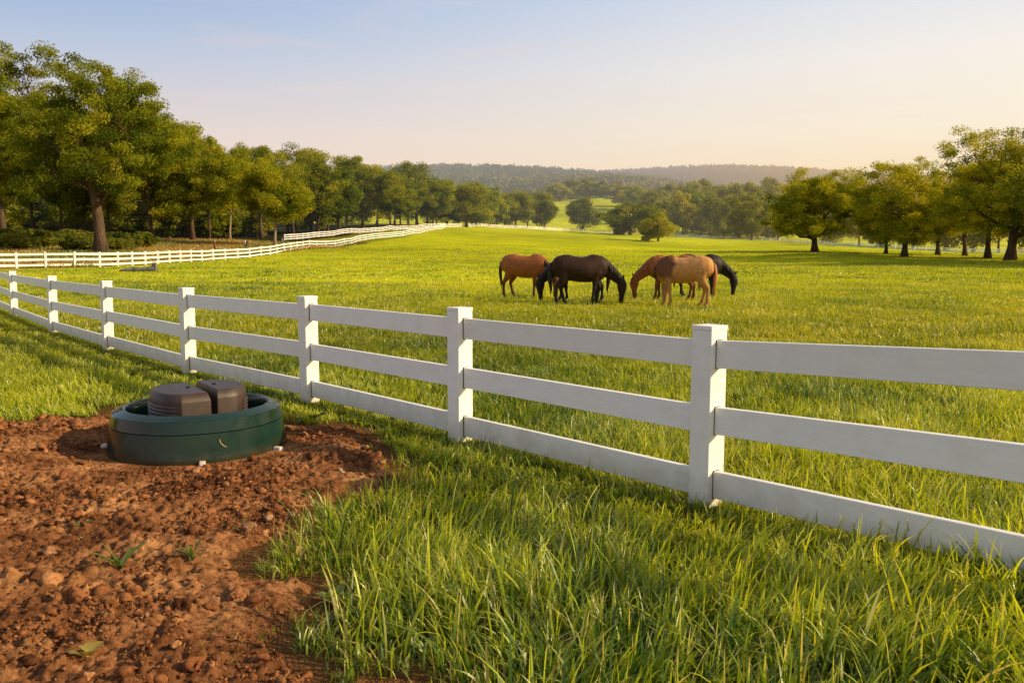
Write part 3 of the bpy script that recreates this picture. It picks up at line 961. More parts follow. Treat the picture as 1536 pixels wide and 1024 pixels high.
# --- the wood on the left
hero(147, 100, 90, 220, 151, 'tall broad oak with dark stout trunk standing right behind the left fence', cb=0.20, tr=0.72, lobes=17, clumps=330, lpc=150, leaf=0.30, crad=1.15, tone=-0.02)
hero(2, 118, 62, 215, 102, 'tall tree cut by the left edge of the view, trunk in brush', cb=0.16, tr=0.5, lobes=12, clumps=300, lpc=140, leaf=0.34, crad=1.3, tone=0.02)
hero(228, 147, 160, 140, 103, 'sunlit oak with pale trunk, first to the right of the tallest oak', cb=0.17, tr=0.42, lobes=10, clumps=240, lpc=130, leaf=0.36, crad=1.35, tone=0.10, yellow=0.25)
hero(290, 152, 176, 160, 104, 'tall oak with rounded top and golden leaves, second right of the tallest oak', cb=0.14, tr=0.45, lobes=11, clumps=260, lpc=130, leaf=0.38, crad=1.45, tone=0.08, yellow=0.3)
hero(346, 157, 228, 90, 105, 'slim brownish green tree with narrow pale trunk between the oaks and the young bright tree', cb=0.20, tr=0.22, lobes=9, clumps=170, lpc=120, leaf=0.36, crad=1.3, tone=0.0, yellow=0.5, bark=M_bark_pale, name='slender_tree')
hero(412, 139, 240, 108, 106, 'young bright yellow green tree with bent slender trunk just behind the fence', cb=0.22, tr=0.24, lobes=9, clumps=190, lpc=130, leaf=0.32, crad=1.2, tone=0.16, yellow=0.25, bark=M_bark_pale, name='young_tree')
hero(442, 212, 216, 150, 107, 'large rounded tree behind the young bright one', cb=0.10, tr=0.5, lobes=12, clumps=230, lpc=130, leaf=0.45, crad=1.85, tone=0.03)
hero(392, 185, 218, 105, 1071, 'dark green tree in the wood behind the slim brownish one', cb=0.10, tr=0.45, lobes=10, clumps=170, lpc=120, leaf=0.34, crad=1.35, tone=-0.05)
hero(543, 262, 234, 108, 108, 'big round crowned tree behind the lane of white fences', cb=0.08, tr=0.5, lobes=11, clumps=210, lpc=130, leaf=0.55, crad=2.1, tone=0.06, yellow=0.15)
hero(625, 300, 241, 92, 109, 'broad dark tree at the top of the lane where the white fences meet', cb=0.07, tr=0.55, lobes=11, clumps=180, lpc=120, leaf=0.5, crad=2.0, tone=-0.02)
hero(700, 312, 270, 72, 110, 'rounded sunlit tree, first one past the crest corner of the fence', cb=0.06, tr=0.5, lobes=9, clumps=140, lpc=110, leaf=0.6, crad=2.2, tone=0.06, yellow=0.2)
hero(670, 318, 276, 56, 1101, 'small dark tree tucked left of the first tree past the fence corner', cb=0.06, tr=0.5, lobes=9, clumps=120, lpc=110, leaf=0.6, crad=2.1, tone=-0.04)
hero(774, 388, 284, 62, 111, 'tree with two short trunks and flat broad crown behind the crest fence', cb=0.08, tr=0.5, lobes=9, clumps=130, lpc=100, leaf=0.7, crad=2.4, tone=0.02, yellow=0.1)
hero(817, 396, 288, 36, 112, 'narrow dark tree beside the field gap behind the crest fence', cb=0.05, tr=0.45, lobes=8, clumps=110, lpc=100, leaf=0.7, crad=2.2, tone=-0.04)
# --- middle distance
hero(874, 430, 294, 48, 113, 'bushy dark tree alone in front of the pale far field', cb=0.03, tr=0.5, lobes=9, clumps=120, lpc=100, leaf=0.75, crad=2.4, tone=-0.05)
hero(945, 330, 301, 84, 114, 'dark rounded tree clump right behind the horses, beside the bright yellow tree', cb=0.06, tr=0.6, lobes=11, clumps=150, lpc=120, leaf=0.6, crad=2.0, tone=-0.10)
hero(987, 250, 319, 52, 115, 'small bright yellow green tree standing alone in the middle of the pasture', cb=0.06, tr=0.3, lobes=9, clumps=110, lpc=120, leaf=0.42, crad=1.3, tone=0.35, yellow=0.5, name='young_tree')
hero(1128, 330, 290, 74, 116, 'hazy tree left of the broad two trunked tree at the right of the pasture', cb=0.10, tr=0.5, lobes=10, clumps=150, lpc=110, leaf=0.6, crad=2.0, tone=0.0, yellow=0.1)
# --- right side
hero(1224, 152, 256, 138, 117, 'broad round tree with forked trunk on the right, nearest the middle', cb=0.08, tr=0.55, lobes=15, clumps=300, lpc=130, leaf=0.33, crad=1.2, tone=0.17, yellow=0.65)
hero(1360, 121, 238, 162, 118, 'backlit oak with straight dark trunk between the broad round tree and the edge oak', cb=0.09, tr=0.42, lobes=13, clumps=250, lpc=105, leaf=0.27, crad=1.0, tone=0.22, yellow=0.90)
hero(1520, 106, 190, 215, 119, 'tallest backlit oak at the right edge with thick trunk', cb=0.10, tr=0.6, lobes=14, clumps=330, lpc=110, leaf=0.27, crad=1.05, tone=0.19, yellow=0.85)
hero(1330, 150, 292, 80, 120, 'smaller tree with thin trunk behind and left of the backlit oak', cb=0.14, tr=0.3, lobes=9, clumps=120, lpc=110, leaf=0.34, crad=1.3, tone=0.17, yellow=0.75)
hero(1407, 150, 262, 95, 121, 'tree with short trunk just right of the backlit oak', cb=0.14, tr=0.38, lobes=10, clumps=140, lpc=110, leaf=0.34, crad=1.3, tone=0.20, yellow=0.90)
hero(1448, 142, 240, 105, 122, 'golden tree left of the tallest right hand oak, trunk slightly leaning', cb=0.15, tr=0.36, lobes=10, clumps=150, lpc=120, leaf=0.32, crad=1.25, tone=0.23, yellow=0.95)
hero(1484, 124, 228, 90, 123, 'dark trunked tree directly left of the tallest right hand oak', cb=0.15, tr=0.42, lobes=10, clumps=150, lpc=130, leaf=0.28, crad=1.15, tone=0.17, yellow=0.80)
hero(1600, 120, 205, 170, 124, 'large oak beyond the right edge of the view', cb=0.15, tr=0.5, lobes=11, clumps=200, lpc=120, leaf=0.28, crad=1.2, tone=0.0, yellow=0.3)

for px, d, seed, lab in [(1580, 88, 141, 'oak just outside the right edge, nearest of the trees shading the pasture'), (1690, 80, 142, 'second oak outside the right edge shading the pasture'), (1640, 98, 143, 'third oak outside the right edge shading the pasture'), (1800, 74, 144, 'fourth oak outside the right edge shading the pasture')]:
    hero(px + 70, d, 185, 17 / d * F, seed, lab, cb=0.13, tr=0.45, lobes=11, clumps=170, lpc=80, leaf=0.40, crad=1.4, tone=0.0, yellow=0.3)
# shared shapes for the trees further back
def proto(key, **kw):
    PROTO[key] = tree_data(**kw); return PROTO[key]
for k in range(5):
    proto(('wood', k), seed=300 + k, H=16.0, W=10.0 + k * 0.8, cb=0.10 + 0.03 * (k % 3), tr=0.35, lobes=10, clumps=130, lpc=90, leaf=0.42, crad=1.35, tone=-0.08 + 0.03 * k, yellow=0.05 * k)
for k in range(5):
    proto(('far', k), seed=330 + k, H=16.0, W=13.0 + k, cb=0.02, tr=0.5, lobes=10, clumps=95, lpc=55, leaf=1.0, crad=2.1, tone=0.06 + 0.03 * k, yellow=0.10 * k)

def copy_tree(key, px, d, top, label, group, wpx=None, name='broadleaf_tree'):
    p, H = fit(px, d, top)
    t = tree(p, H, label, data=PROTO[key], group=group, name=name)
    s = H / 16.0
    sw = s if wpx is None else (wpx / F * d) / (10.0 + key[1] * 0.8 if key[0] == 'wood' else 13.0 + key[1])
    t.scale = (sw, sw, s)
    return t

r = np.random.default_rng(55)
G1 = 'trees in the depth of the left wood'
k = 0
for row, (d, x0, x1, st, topa, topb) in enumerate([(150, -140, 205, 44, 150, 190), (175, -150, 330, 44, 150, 200), (200, -160, 480, 40, 180, 222), (225, -170, 500, 30, 225, 250)]):
    x = x0
    while x < x1:
        top = r.uniform(topa, topb) + max(0, x - 230) * 0.16
        copy_tree(('far' if row == 3 else 'wood', k % 5), x, d + r.uniform(-5, 5), top, 'shaded tree with thin trunk deep in the left wood', G1, wpx=r.uniform(90, 130) * 100 / d)
        k += 1; x += st * r.uniform(0.8, 1.2)
G6 = 'low undergrowth trees inside the left wood'
for d, st, x0, x1 in [(172, 30, -150, 340), (196, 24, -150, 400)]:
    x = x0
    while x < x1:
        copy_tree(('far', k % 5), x, d + r.uniform(-5, 5), r.uniform(292, 316), 'dark low leafy undergrowth tree filling the space between trunks in the left wood', G6, wpx=r.uniform(48, 66), name='undergrowth_tree'); k += 1
        x += st * r.uniform(.8, 1.2)
G2 = 'trees along the back of the lane'
for px, d, top in [(478, 205, 242), (508, 215, 246), (585, 250, 256), (600, 268, 262), (655, 300, 268), (640, 320, 262), (492, 300, 246), (520, 320, 250), (566, 330, 254), (592, 340, 258), (650, 360, 266), (612, 380, 262)]:
    copy_tree(('wood', k % 5), px, d, top, 'tree filling the dark row behind the lane of white fences', G2); k += 1
G3 = 'trees edging the far field'
for px, d, top, w in [(722, 350, 276, 44), (742, 362, 282, 40), (688, 390, 274, 44), (734, 430, 280, 44), (708, 430, 276, 44), (757, 420, 290, 38), (792, 430, 294, 36), (838, 740, 274, 36), (856, 760, 268, 36), (878, 770, 266, 38), (900, 760, 271, 34), (922, 750, 274, 34), (945, 740, 277, 34), (812, 560, 284, 34)]:
    copy_tree(('far', k % 5), px, d, top, 'olive tree in the row edging the left of the pale far field', G3, wpx=w); k += 1
G4 = 'hazy trees in the wood on the right slope'
for row, (d, x0, x1, st, yt) in enumerate([(395, 1066, 1175, 20, 300), (430, 992, 1190, 14, 292), (520, 975, 1290, 15, 280), (640, 940, 1420, 16, 272)]):
    x = x0
    while x < x1:
        top = yt + r.uniform(-9, 9) + (10 if x < 1010 else 0) + max(0, x - 1250) * 0.12
        copy_tree(('far', k % 5), x, d * r.uniform(0.96, 1.05), top, 'hazy rounded tree in the wood between yellow tree and right hand trees', G4, wpx=r.uniform(30, 44)); k += 1
        x += st * r.uniform(0.75, 1.25)
G5 = 'trees beyond the fence on the right'
for px, d, top in [(1290, 300, 300), (1320, 260, 296), (1372, 270, 300), (1420, 250, 290), (1462, 240, 285), (1500, 235, 280), (1540, 230, 275), (1250, 330, 305)]:
    copy_tree(('far', k % 5), px, d, top + r.uniform(-4, 4), 'sunlit tree behind the white fence beyond the right hand trunks', G5, wpx=r.uniform(45, 62)); k += 1

# far wooded ridges, one mass each
def forest(name, label, n, px0, px1, d0, d1, H, card, per, seed, col):
    r = np.random.default_rng(seed)
    d = np.sqrt(r.uniform(d0 ** 2, d1 ** 2, n)); px = r.uniform(px0, px1, n)
    X = np.array([ux(p) for p in px]) * d
    Z = terrain(X, d)
    h = H * r.uniform(0.6, 1.25, n); w = h * r.uniform(0.4, 0.6, n)
    N = n * per; ti = np.repeat(np.arange(n), per)
    g = r.normal(size=(N, 3)); g /= np.linalg.norm(g, axis=1)[:, None]
    g *= (r.random(N) ** 0.35)[:, None]
    shape = 1 - 0.35 * np.clip(g[:, 2], 0, 1)
    P = np.stack([X[ti] + g[:, 0] * w[ti] * shape, d[ti] + g[:, 1] * w[ti] * shape, Z[ti] + h[ti] * (0.5 + 0.5 * g[:, 2])], 1)
    nr = g + r.normal(0, .5, (N, 3)); nr /= np.linalg.norm(nr, axis=1)[:, None]
    tx = np.cross(nr, r.normal(size=(N, 3))); tx /= np.linalg.norm(tx, axis=1)[:, None]; ty = np.cross(nr, tx)
    s = (card * r.uniform(.6, 1.3, N))[:, None]
    V = np.stack([P - tx * s, P + ty * s * .7, P + tx * s, P - ty * s * .7], 1).reshape(-1, 3)
    cc = np.array(col) * (0.45 + 1.1 * fbm(X / 90 + 300, d / 130, seed + 400, 3))[:, None] * r.uniform(0.65, 1.3, n)[:, None] * (1 + r.normal(0, .1, (n, 3)))
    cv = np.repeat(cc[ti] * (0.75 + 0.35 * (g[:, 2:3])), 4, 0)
    o = link(name, np_mesh(name, V, np.arange(N * 4).reshape(N, 4), np.clip(cv, 0.005, 1)), M_forest)
    return tag(o, label, 'forest', kind='stuff')

forest('ridge_forest', 'wooded ridge rising behind the far field on the left', 2600, 560, 1010, 800, 1500, 17, 1.9, 70, 1, (0.13, 0.15, 0.03))
forest('slope_forest', 'hazy wooded slope below the long hill on the right', 2600, 900, 1640, 760, 1500, 17, 2.0, 60, 2, (0.15, 0.15, 0.03))
forest('hill_forest', 'bluish tree covered long hill on the horizon', 5200, 640, 1560, 1500, 2500, 15, 2.6, 40, 3, (0.10, 0.105, 0.06))

# ------------------------------------------------------------------ brush at the foot of the wood
def bush_data(seed, H, W, n, leaf):
    r = np.random.default_rng(seed)
    k = 14
    cen = np.stack([r.normal(0, W * .24, k), r.normal(0, W * .24, k), r.uniform(.2, .75, k) * H], 1)
    ci = r.integers(0, k, n)
    g = r.normal(size=(n, 3)); g /= np.linalg.norm(g, axis=1)[:, None]; g *= (r.random(n) ** .5)[:, None]
    P = cen[ci] + g * np.array([W * .2, W * .2, H * .26]); P[:, 2] = np.abs(P[:, 2])
    nr = r.normal(size=(n, 3)) + g; nr /= np.linalg.norm(nr, axis=1)[:, None]
    tx = np.cross(nr, r.normal(size=(n, 3))); tx /= np.linalg.norm(tx, axis=1)[:, None]; ty = np.cross(nr, tx)
    s = (leaf * r.uniform(.6, 1.3, n))[:, None]
    V = np.stack([P - tx * s * .6, P + ty * s * .4, P + tx * s * .6, P - ty * s * .4], 1).reshape(-1, 3)
    lo = np.array([0.07, 0.10, 0.02]); hi = np.array([0.28, 0.27, 0.04])
    v = np.clip(r.normal(.45, .2, k)[ci] + r.normal(0, .15, n), 0, 1)[:, None]
    crown = np_mesh('foliage', V, np.arange(n * 4).reshape(n, 4), np.repeat(lo + (hi - lo) * v, 4, 0))
    bm = bmesh.new()
    for c in cen:
        bm_add(bm, tube_np([(0, 0, -.1), (c[0] * .5, c[1] * .5, c[2] * .5), tuple(c)], [.03, .02, .008], (1, 0.2, 0), 5))
    return bm_mesh('stem', bm), crown
BUSH = [bush_data(700 + k, 1.7, 2.6, 3200, 0.17) for k in range(3)]
for k, px in enumerate(list(np.linspace(-70, 205, 30))):
    d = (106, 114, 124)[k % 3] + r.uniform(-3, 3)
    if abs(px - 145) < 12: d = 116
    p = spot(px, d)
    o = empty('brush_shrub', p, r.uniform(0, 6))
    tag(o, 'leafy green shrub in the brush between the left fence and the wood', 'shrub', 'shrubs of the brush along the wood')
    sm, fm = BUSH[k % 3]
    if not sm.materials: sm.materials.append(M_bark); fm.materials.append(M_leaf_c)
    link('stem', sm, None, o); link('foliage', fm, None, o)
    s = r.uniform(0.9, 1.5); o.scale = (s * 1.15, s * 1.15, s)
# scrub by the small trees of the middle
for px, d, s, lab in [(928, 330, 1.9, 'low dark scrub at the left foot of the dark tree clump'), (968, 262, 1.1, 'low scrub at the foot of the bright yellow tree')]:
    p = spot(px, d); o = empty('scrub_bush', p, 1.0); tag(o, lab, 'bush')
    link('stem', BUSH[0][0], None, o); link('foliage', BUSH[0][1], None, o); o.scale = (s * 1.3, s * 1.3, s)

# rough golden grass outside the left fence
X = rng.uniform(-100, -28, 90000); Y = rng.uniform(66, 158, 90000)
fx = np.interp(Y, [40, 65, 92, 107, 150, 195, 284, 420], [-52, -33.5, -32.8, -31.6, -29.0, -22.6, -21.5, -21.5])
ok = (fx - X > 0.5) & (X / Y > -0.72)
X, Y = X[ok], Y[ok]
h = rng.uniform(.25, .6, len(X)); ct = np.array([0.55, 0.38, 0.09]) * rng.uniform(.55, 1.2, len(X))[:, None]
gm = fbm(X / 8, Y / 8, 15, 3) > 0.52; ct[gm] = ct[gm] * np.array([.5, .8, .7])
build_grass('rough_grass', [blades(X, Y, terrain(X, Y), h, np.full(len(X), .12), rng.uniform(0, 6, len(X)), rng.uniform(.1, .6, len(X)), 2, ct * .5, ct)], 'tall golden dry grass between the left fence and the wood')

# ------------------------------------------------------------------ horses
M_coat = mat_vcol('horse_coat', 0.55, 0.18, 0.0, 9.0, 0.28)
M_hair_black = mat_principled('black_horse_hair', (0.022, 0.016, 0.013), 0.6, 0.3, (0.008, 0.006, 0.005), 30, stretch=(3, 3, .3))
M_hair_red = mat_principled('red_horse_hair', (0.30, 0.10, 0.035), 0.6, 0.3, (0.16, 0.05, 0.02), 30, stretch=(3, 3, .3))
M_hair_tan = mat_principled('tan_horse_hair', (0.50, 0.18, 0.065), 0.6, 0.3, (0.30, 0.095, 0.035), 30, stretch=(3, 3, .3))
M_hoof = mat_principled('hoof_horn', (0.05, 0.04, 0.032), 0.5, 0.4, (0.025, 0.02, 0.016), 20)
M_eye = mat_principled('dark_eye', (0.01, 0.007, 0.005), 0.12, 0.6)

def horse(label, px, d, yaw, scale, coat, hair, neck_yaw=0.0, points=None, swing=(0, 0, 0, 0), neck_drop=0.0, shoulder=None, head_mark=False, tail_swing=0.0, mane_hair=None, group='horses grazing in the pasture'):
    base = spot(px, d)
    root = empty('horse', base, yaw); root.scale = (scale,) * 3
    tag(root, label, 'horse', group)
    ny = neck_yaw
    def N(p, k):
        x, y, z = p; bx = 0.56
        a = ny * k; dx = x - bx
        return Vector((bx + dx * math.cos(a) - y * math.sin(a), dx * math.sin(a) + y * math.cos(a), z))
    bm = bmesh.new()
    trunk = [(-.88, 1.20, .11, .10), (-.84, 1.19, .22, .18), (-.74, 1.185, .30, .25), (-.58, 1.175, .355, .30), (-.38, 1.145, .375, .315), (-.18, 1.10, .385, .335),
             (.02, 1.075, .39, .345), (.20, 1.075, .39, .335), (.36, 1.095, .405, .295), (.50, 1.11, .42, .26), (.64, 1.12, .375, .235), (.76, 1.11, .30, .20), (.84, 1.10, .18, .13)]
    bm_add(bm, tube_np([(x, 0, z) for x, z, a, b in trunk], [(a, b) for x, z, a, b in trunk], (0, 1, 0), 20))
    # withers and croup
    bm_add(bm, tube_np([(.18, 0, 1.40), (.36, 0, 1.475), (.52, 0, 1.46), (.66, 0, 1.36)], [.05, .075, .075, .05], (0, 1, 0), 10))
    bm_add(bm, tube_np([(-.66, 0, 1.38), (-.50, 0, 1.455), (-.34, 0, 1.45), (-.16, 0, 1.40)], [(.05, .12), (.085, .17), (.085, .17), (.06, .13)], (0, 1, 0), 12))
    nk = [((.52, 0, 1.24), .30, .15, 0.0), ((.72, 0, 1.14), .265, .125, .25), ((.90, 0, 1.01), .215, .105, .5), ((1.06, 0, .88), .175, .09, .75), ((1.18, 0, .775), .15, .08, .9), ((1.26, 0, .70), .13, .075, 1.0)]
    side = Vector((-math.sin(ny), math.cos(ny), 0))
    bm_add(bm, tube_np([N(p, k) for p, a, b, k in nk], [(a, b) for p, a, b, k in nk], side if abs(ny) < .9 else Vector((-math.sin(ny * .6), math.cos(ny * .6), 0)), 16))
    hd = [((1.25, 0, .765), .07, .06), ((1.275, 0, .70), .125, .09), ((1.285, 0, .60), .155, .10), ((1.29, 0, .48), .140, .092), ((1.285, 0, .36), .100, .072), ((1.275, 0, .24), .080, .06), ((1.265, 0, .15), .078, .062), ((1.26, 0, .08), .072, .06), ((1.255, 0, .045), .045, .045)]
    bm_add(bm, tube_np([N(p, 1) for p, a, b in hd], [(a, b) for p, a, b in hd], side, 16))
    for s in (-1, 1):
        bm_add(bm, tube_np([N((1.27, s * .055, .76), 1), N((1.315, s * .075, .83), 1), N((1.345, s * .085, .90), 1), N((1.355, s * .085, .945), 1)], [(.035, .03), (.042, .026), (.026, .016), (.006, .006)], side, 8))
    hooves = []
    def leg(top, pts, sw, s, nupper):
        pv = Vector(top)
        P = []
        for i, (p, ra, rb) in enumerate(pts):
            v = Vector((p[0], s * p[1], p[2])) - Vector((pv.x, s * pv.y, pv.z))
            c, sn = math.cos(sw), math.sin(sw)
            v = Vector((v.x * c - v.z * sn, v.y, v.x * sn + v.z * c))
            P.append((v + Vector((pv.x, s * pv.y, pv.z)), ra, rb))
        dz = P[-1][0].z
        # keep the foot on the ground
        n = len(P)
        P = [(v, a * (1.17 if i > 2 else 1), b * (1.17 if i > 2 else 1)) for i, (v, a, b) in enumerate(P)]
        for i in range(n):
            f = max(0, (i - nupper) / (n - 1 - nupper))
            P[i][0].z -= dz * f if True else 0
        bm_add(bm, tube_np([p for p, a, b in P], [(a, b) for p, a, b in P], (0, 1, 0), 12))
        hooves.append(P[-1][0].copy())
    front = [((.52, .16, 1.16), .17, .08), ((.50, .185, .98), .15, .09), ((.47, .18, .84), .105, .078), ((.475, .165, .70), .075, .062), ((.49, .155, .56), .056, .052), ((.495, .15, .49), .062, .056), ((.49, .15, .42), .045, .042), ((.49, .15, .30), .037, .031), ((.49, .15, .20), .042, .036), ((.495, .15, .155), .05, .042), ((.525, .15, .09), .04, .038), ((.545, .15, .05), .05, .046), ((.55, .15, 0), .055, .05)]
    hind = [((-.55, .12, 1.22), .25, .14), ((-.52, .165, 1.03), .225, .125), ((-.49, .175, .88), .17, .105), ((-.54, .165, .74), .115, .08), ((-.62, .15, .62), .078, .06), ((-.685, .145, .53), .062, .05), ((-.685, .145, .46), .052, .045), ((-.67, .145, .34), .041, .034), ((-.66, .145, .21), .044, .037), ((-.655, .145, .165), .052, .043), ((-.62, .145, .09), .041, .038), ((-.60, .145, .05), .05, .046), ((-.595, .145, 0), .055, .05)]
    leg((.49, .17, .98), front, swing[0], 1, 3); leg((.49, .17, .98), front, swing[1], -1, 3)
    leg((-.52, .16, 1.0), hind, swing[2], 1, 3); leg((-.52, .16, 1.0), hind, swing[3], -1, 3)
    me = fuse('body', bm, 0.018, 5, 0.5)
    co = mesh_co(me)
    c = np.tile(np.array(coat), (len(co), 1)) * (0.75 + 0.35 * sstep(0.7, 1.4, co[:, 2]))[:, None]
    if shoulder is not None:
        k = sstep(.22, .36, co[:, 0] + 0.04 * np.sin(co[:, 2] * 11) + .02 * np.sin(co[:, 2] * 31))[:, None] * sstep(.75, .95, co[:, 2])[:, None]
        c = c * (1 - k) + np.array(shoulder) * k
    if points is not None:
        k = (1 - sstep(.40, .72, co[:, 2])) * (co[:, 0] < .72)
        k = k[:, None]; c = c * (1 - k) + np.array(points) * k
        hx = np.array([N((1.28, 0, .4), 1)[:2]])
        kk = (np.hypot(co[:, 0] - hx[0, 0], co[:, 1] - hx[0, 1]) < .30) & (co[:, 2] < .7)
        km = (kk * (1 - sstep(.18, .40, co[:, 2])))[:, None]
        c = c * (1 - km) + np.array(points) * km
    set_col(me, c)
    body = link('body', me, M_coat, root)
    # hooves
    for hp in hooves:
        bm = bmesh.new()
        bm_add(bm, tube_np([(0, 0, 0.0), (0, 0, .055)], [(.066, .064), (.054, .051)], (0, 1, 0), 12))
        for v in bm.verts: v.co.x += -.3 * (v.co.z - .05) * 0.4
        link('hoof', bm_mesh('hoof', bm, False), M_hoof, root, (hp.x + .012, hp.y, 0.0))
    for s in (-1, 1):
        bm = bmesh.new(); bmesh.ops.create_uvsphere(bm, u_segments=10, v_segments=8, radius=.021)
        link('eye', bm_mesh('eye', bm, True), M_eye, root, N((1.315, s * .088, .565), 1))
    # mane: a curtain of locks on the crest
    bm = bmesh.new()
    rr = random.Random(int(px))
    crest = [N((.50, 0, 1.51), 0), N((.72, 0, 1.40), .25), N((.93, 0, 1.235), .5), N((1.10, 0, 1.06), .75), N((1.22, 0, .93), .9), N((1.30, 0, .80), 1.0)]
    for i in range(34):
        f = i / 33 * 4.999; a = int(f); p = crest[a].lerp(crest[a + 1], f - a)
        tang = (crest[a + 1] - crest[a]).normalized()
        for s in (-1, 1):
            ln = rr.uniform(.16, .30) if s < 0 or rr.random() < .7 else .1
            nn = Vector((-math.sin(ny * f / 5), math.cos(ny * f / 5), 0)) * s
            q = p + nn * .02 + Vector((rr.uniform(-.02, .02), 0, .01))
            bm_add(bm, tube_np([q, q + nn * .085 + Vector((0, 0, -.05)) - tang * .01, q + nn * .115 + Vector((rr.uniform(-.03, .03), 0, -ln * .7)), q + nn * .10 + Vector((rr.uniform(-.04, .04), 0, -ln))], [(.035, .012), (.04, .012), (.03, .01), (.006, .004)], nn, 6))
    for i in range(5):
        q = N((1.30 + .01 * i, (i - 2) * .02, .79), 1)
        bm_add(bm, tube_np([q, q + Vector((math.cos(ny) * .05, math.sin(ny) * .05, -.08)), q + Vector((math.cos(ny) * .06, math.sin(ny) * .06, -.2))], [.02, .022, .005], side, 6))
    link('mane', bm_mesh('mane', bm, True), mane_hair or hair, root)
    bm = bmesh.new()
    for i in range(15):
        a = rr.uniform(0, 6.28); q = rr.uniform(0, .05)
        o = Vector((math.cos(a) * q * .7, math.sin(a) * q, 0))
        L = rr.uniform(.72, 1.0)
        pts = [Vector((-.80, 0, 1.32)) + o * .3, Vector((-.90, 0, 1.24)) + o * .8, Vector((-.94, tail_swing * .2, 1.0)) + o * 1.3, Vector((-.93, tail_swing * .6, .75)) + o * 1.5, Vector((-.90, tail_swing, 1.28 - L)) + o * 1.2]
        bm_add(bm, tube_np(pts, [.03, .034, .032, .026, .006], (0, 1, 0), 6))
    link('tail', bm_mesh('tail', bm, True), hair, root)
    return root

BLK = (0.012, 0.010, 0.009)
horse('dark brown horse with black legs grazing broadside in front, head down to the right', 871, 27.0, R(2), 1.05, (0.033, 0.014, 0.008), M_hair_black, R(-6), BLK, (0.02, -.16, .20, -.12))
horse('black horse behind the dark brown one, its lowered head and neck showing at left', 870, 28.0, R(176), 1.03, (0.022, 0.016, 0.013), M_hair_black, R(-4), BLK, (.16, -.1, .1, -.1))
horse('chestnut horse standing leftmost, rump to the left, beside the dark brown horse', 787, 30.4, R(-24), 1.03, (0.30, 0.098, 0.028), M_hair_black, R(-16), (0.07, 0.025, 0.012), (.06, -.1, .16, -.12))
horse('red chestnut horse facing left, grazing partly hidden behind the tan horse', 1010, 29.0, R(172), 1.02, (0.30, 0.098, 0.028), M_hair_red, R(6), (0.12, 0.045, 0.018), (.08, -.08, .1, -.1))
horse('tan horse with brown shoulder and reddish tail turned away from the viewer', 1028, 26.5, R(161), 1.04, (0.50, 0.25, 0.085), M_hair_tan, R(-78), None, (-.14, .12, -.08, .14), shoulder=(0.15, 0.06, 0.025), mane_hair=M_hair_black)
horse('black horse rightmost of the group, facing right with head in the grass', 1050, 31.0, R(8), 1.03, (0.016, 0.013, 0.012), M_hair_black, R(-8), BLK, (.06, -.08, .1, -.06))

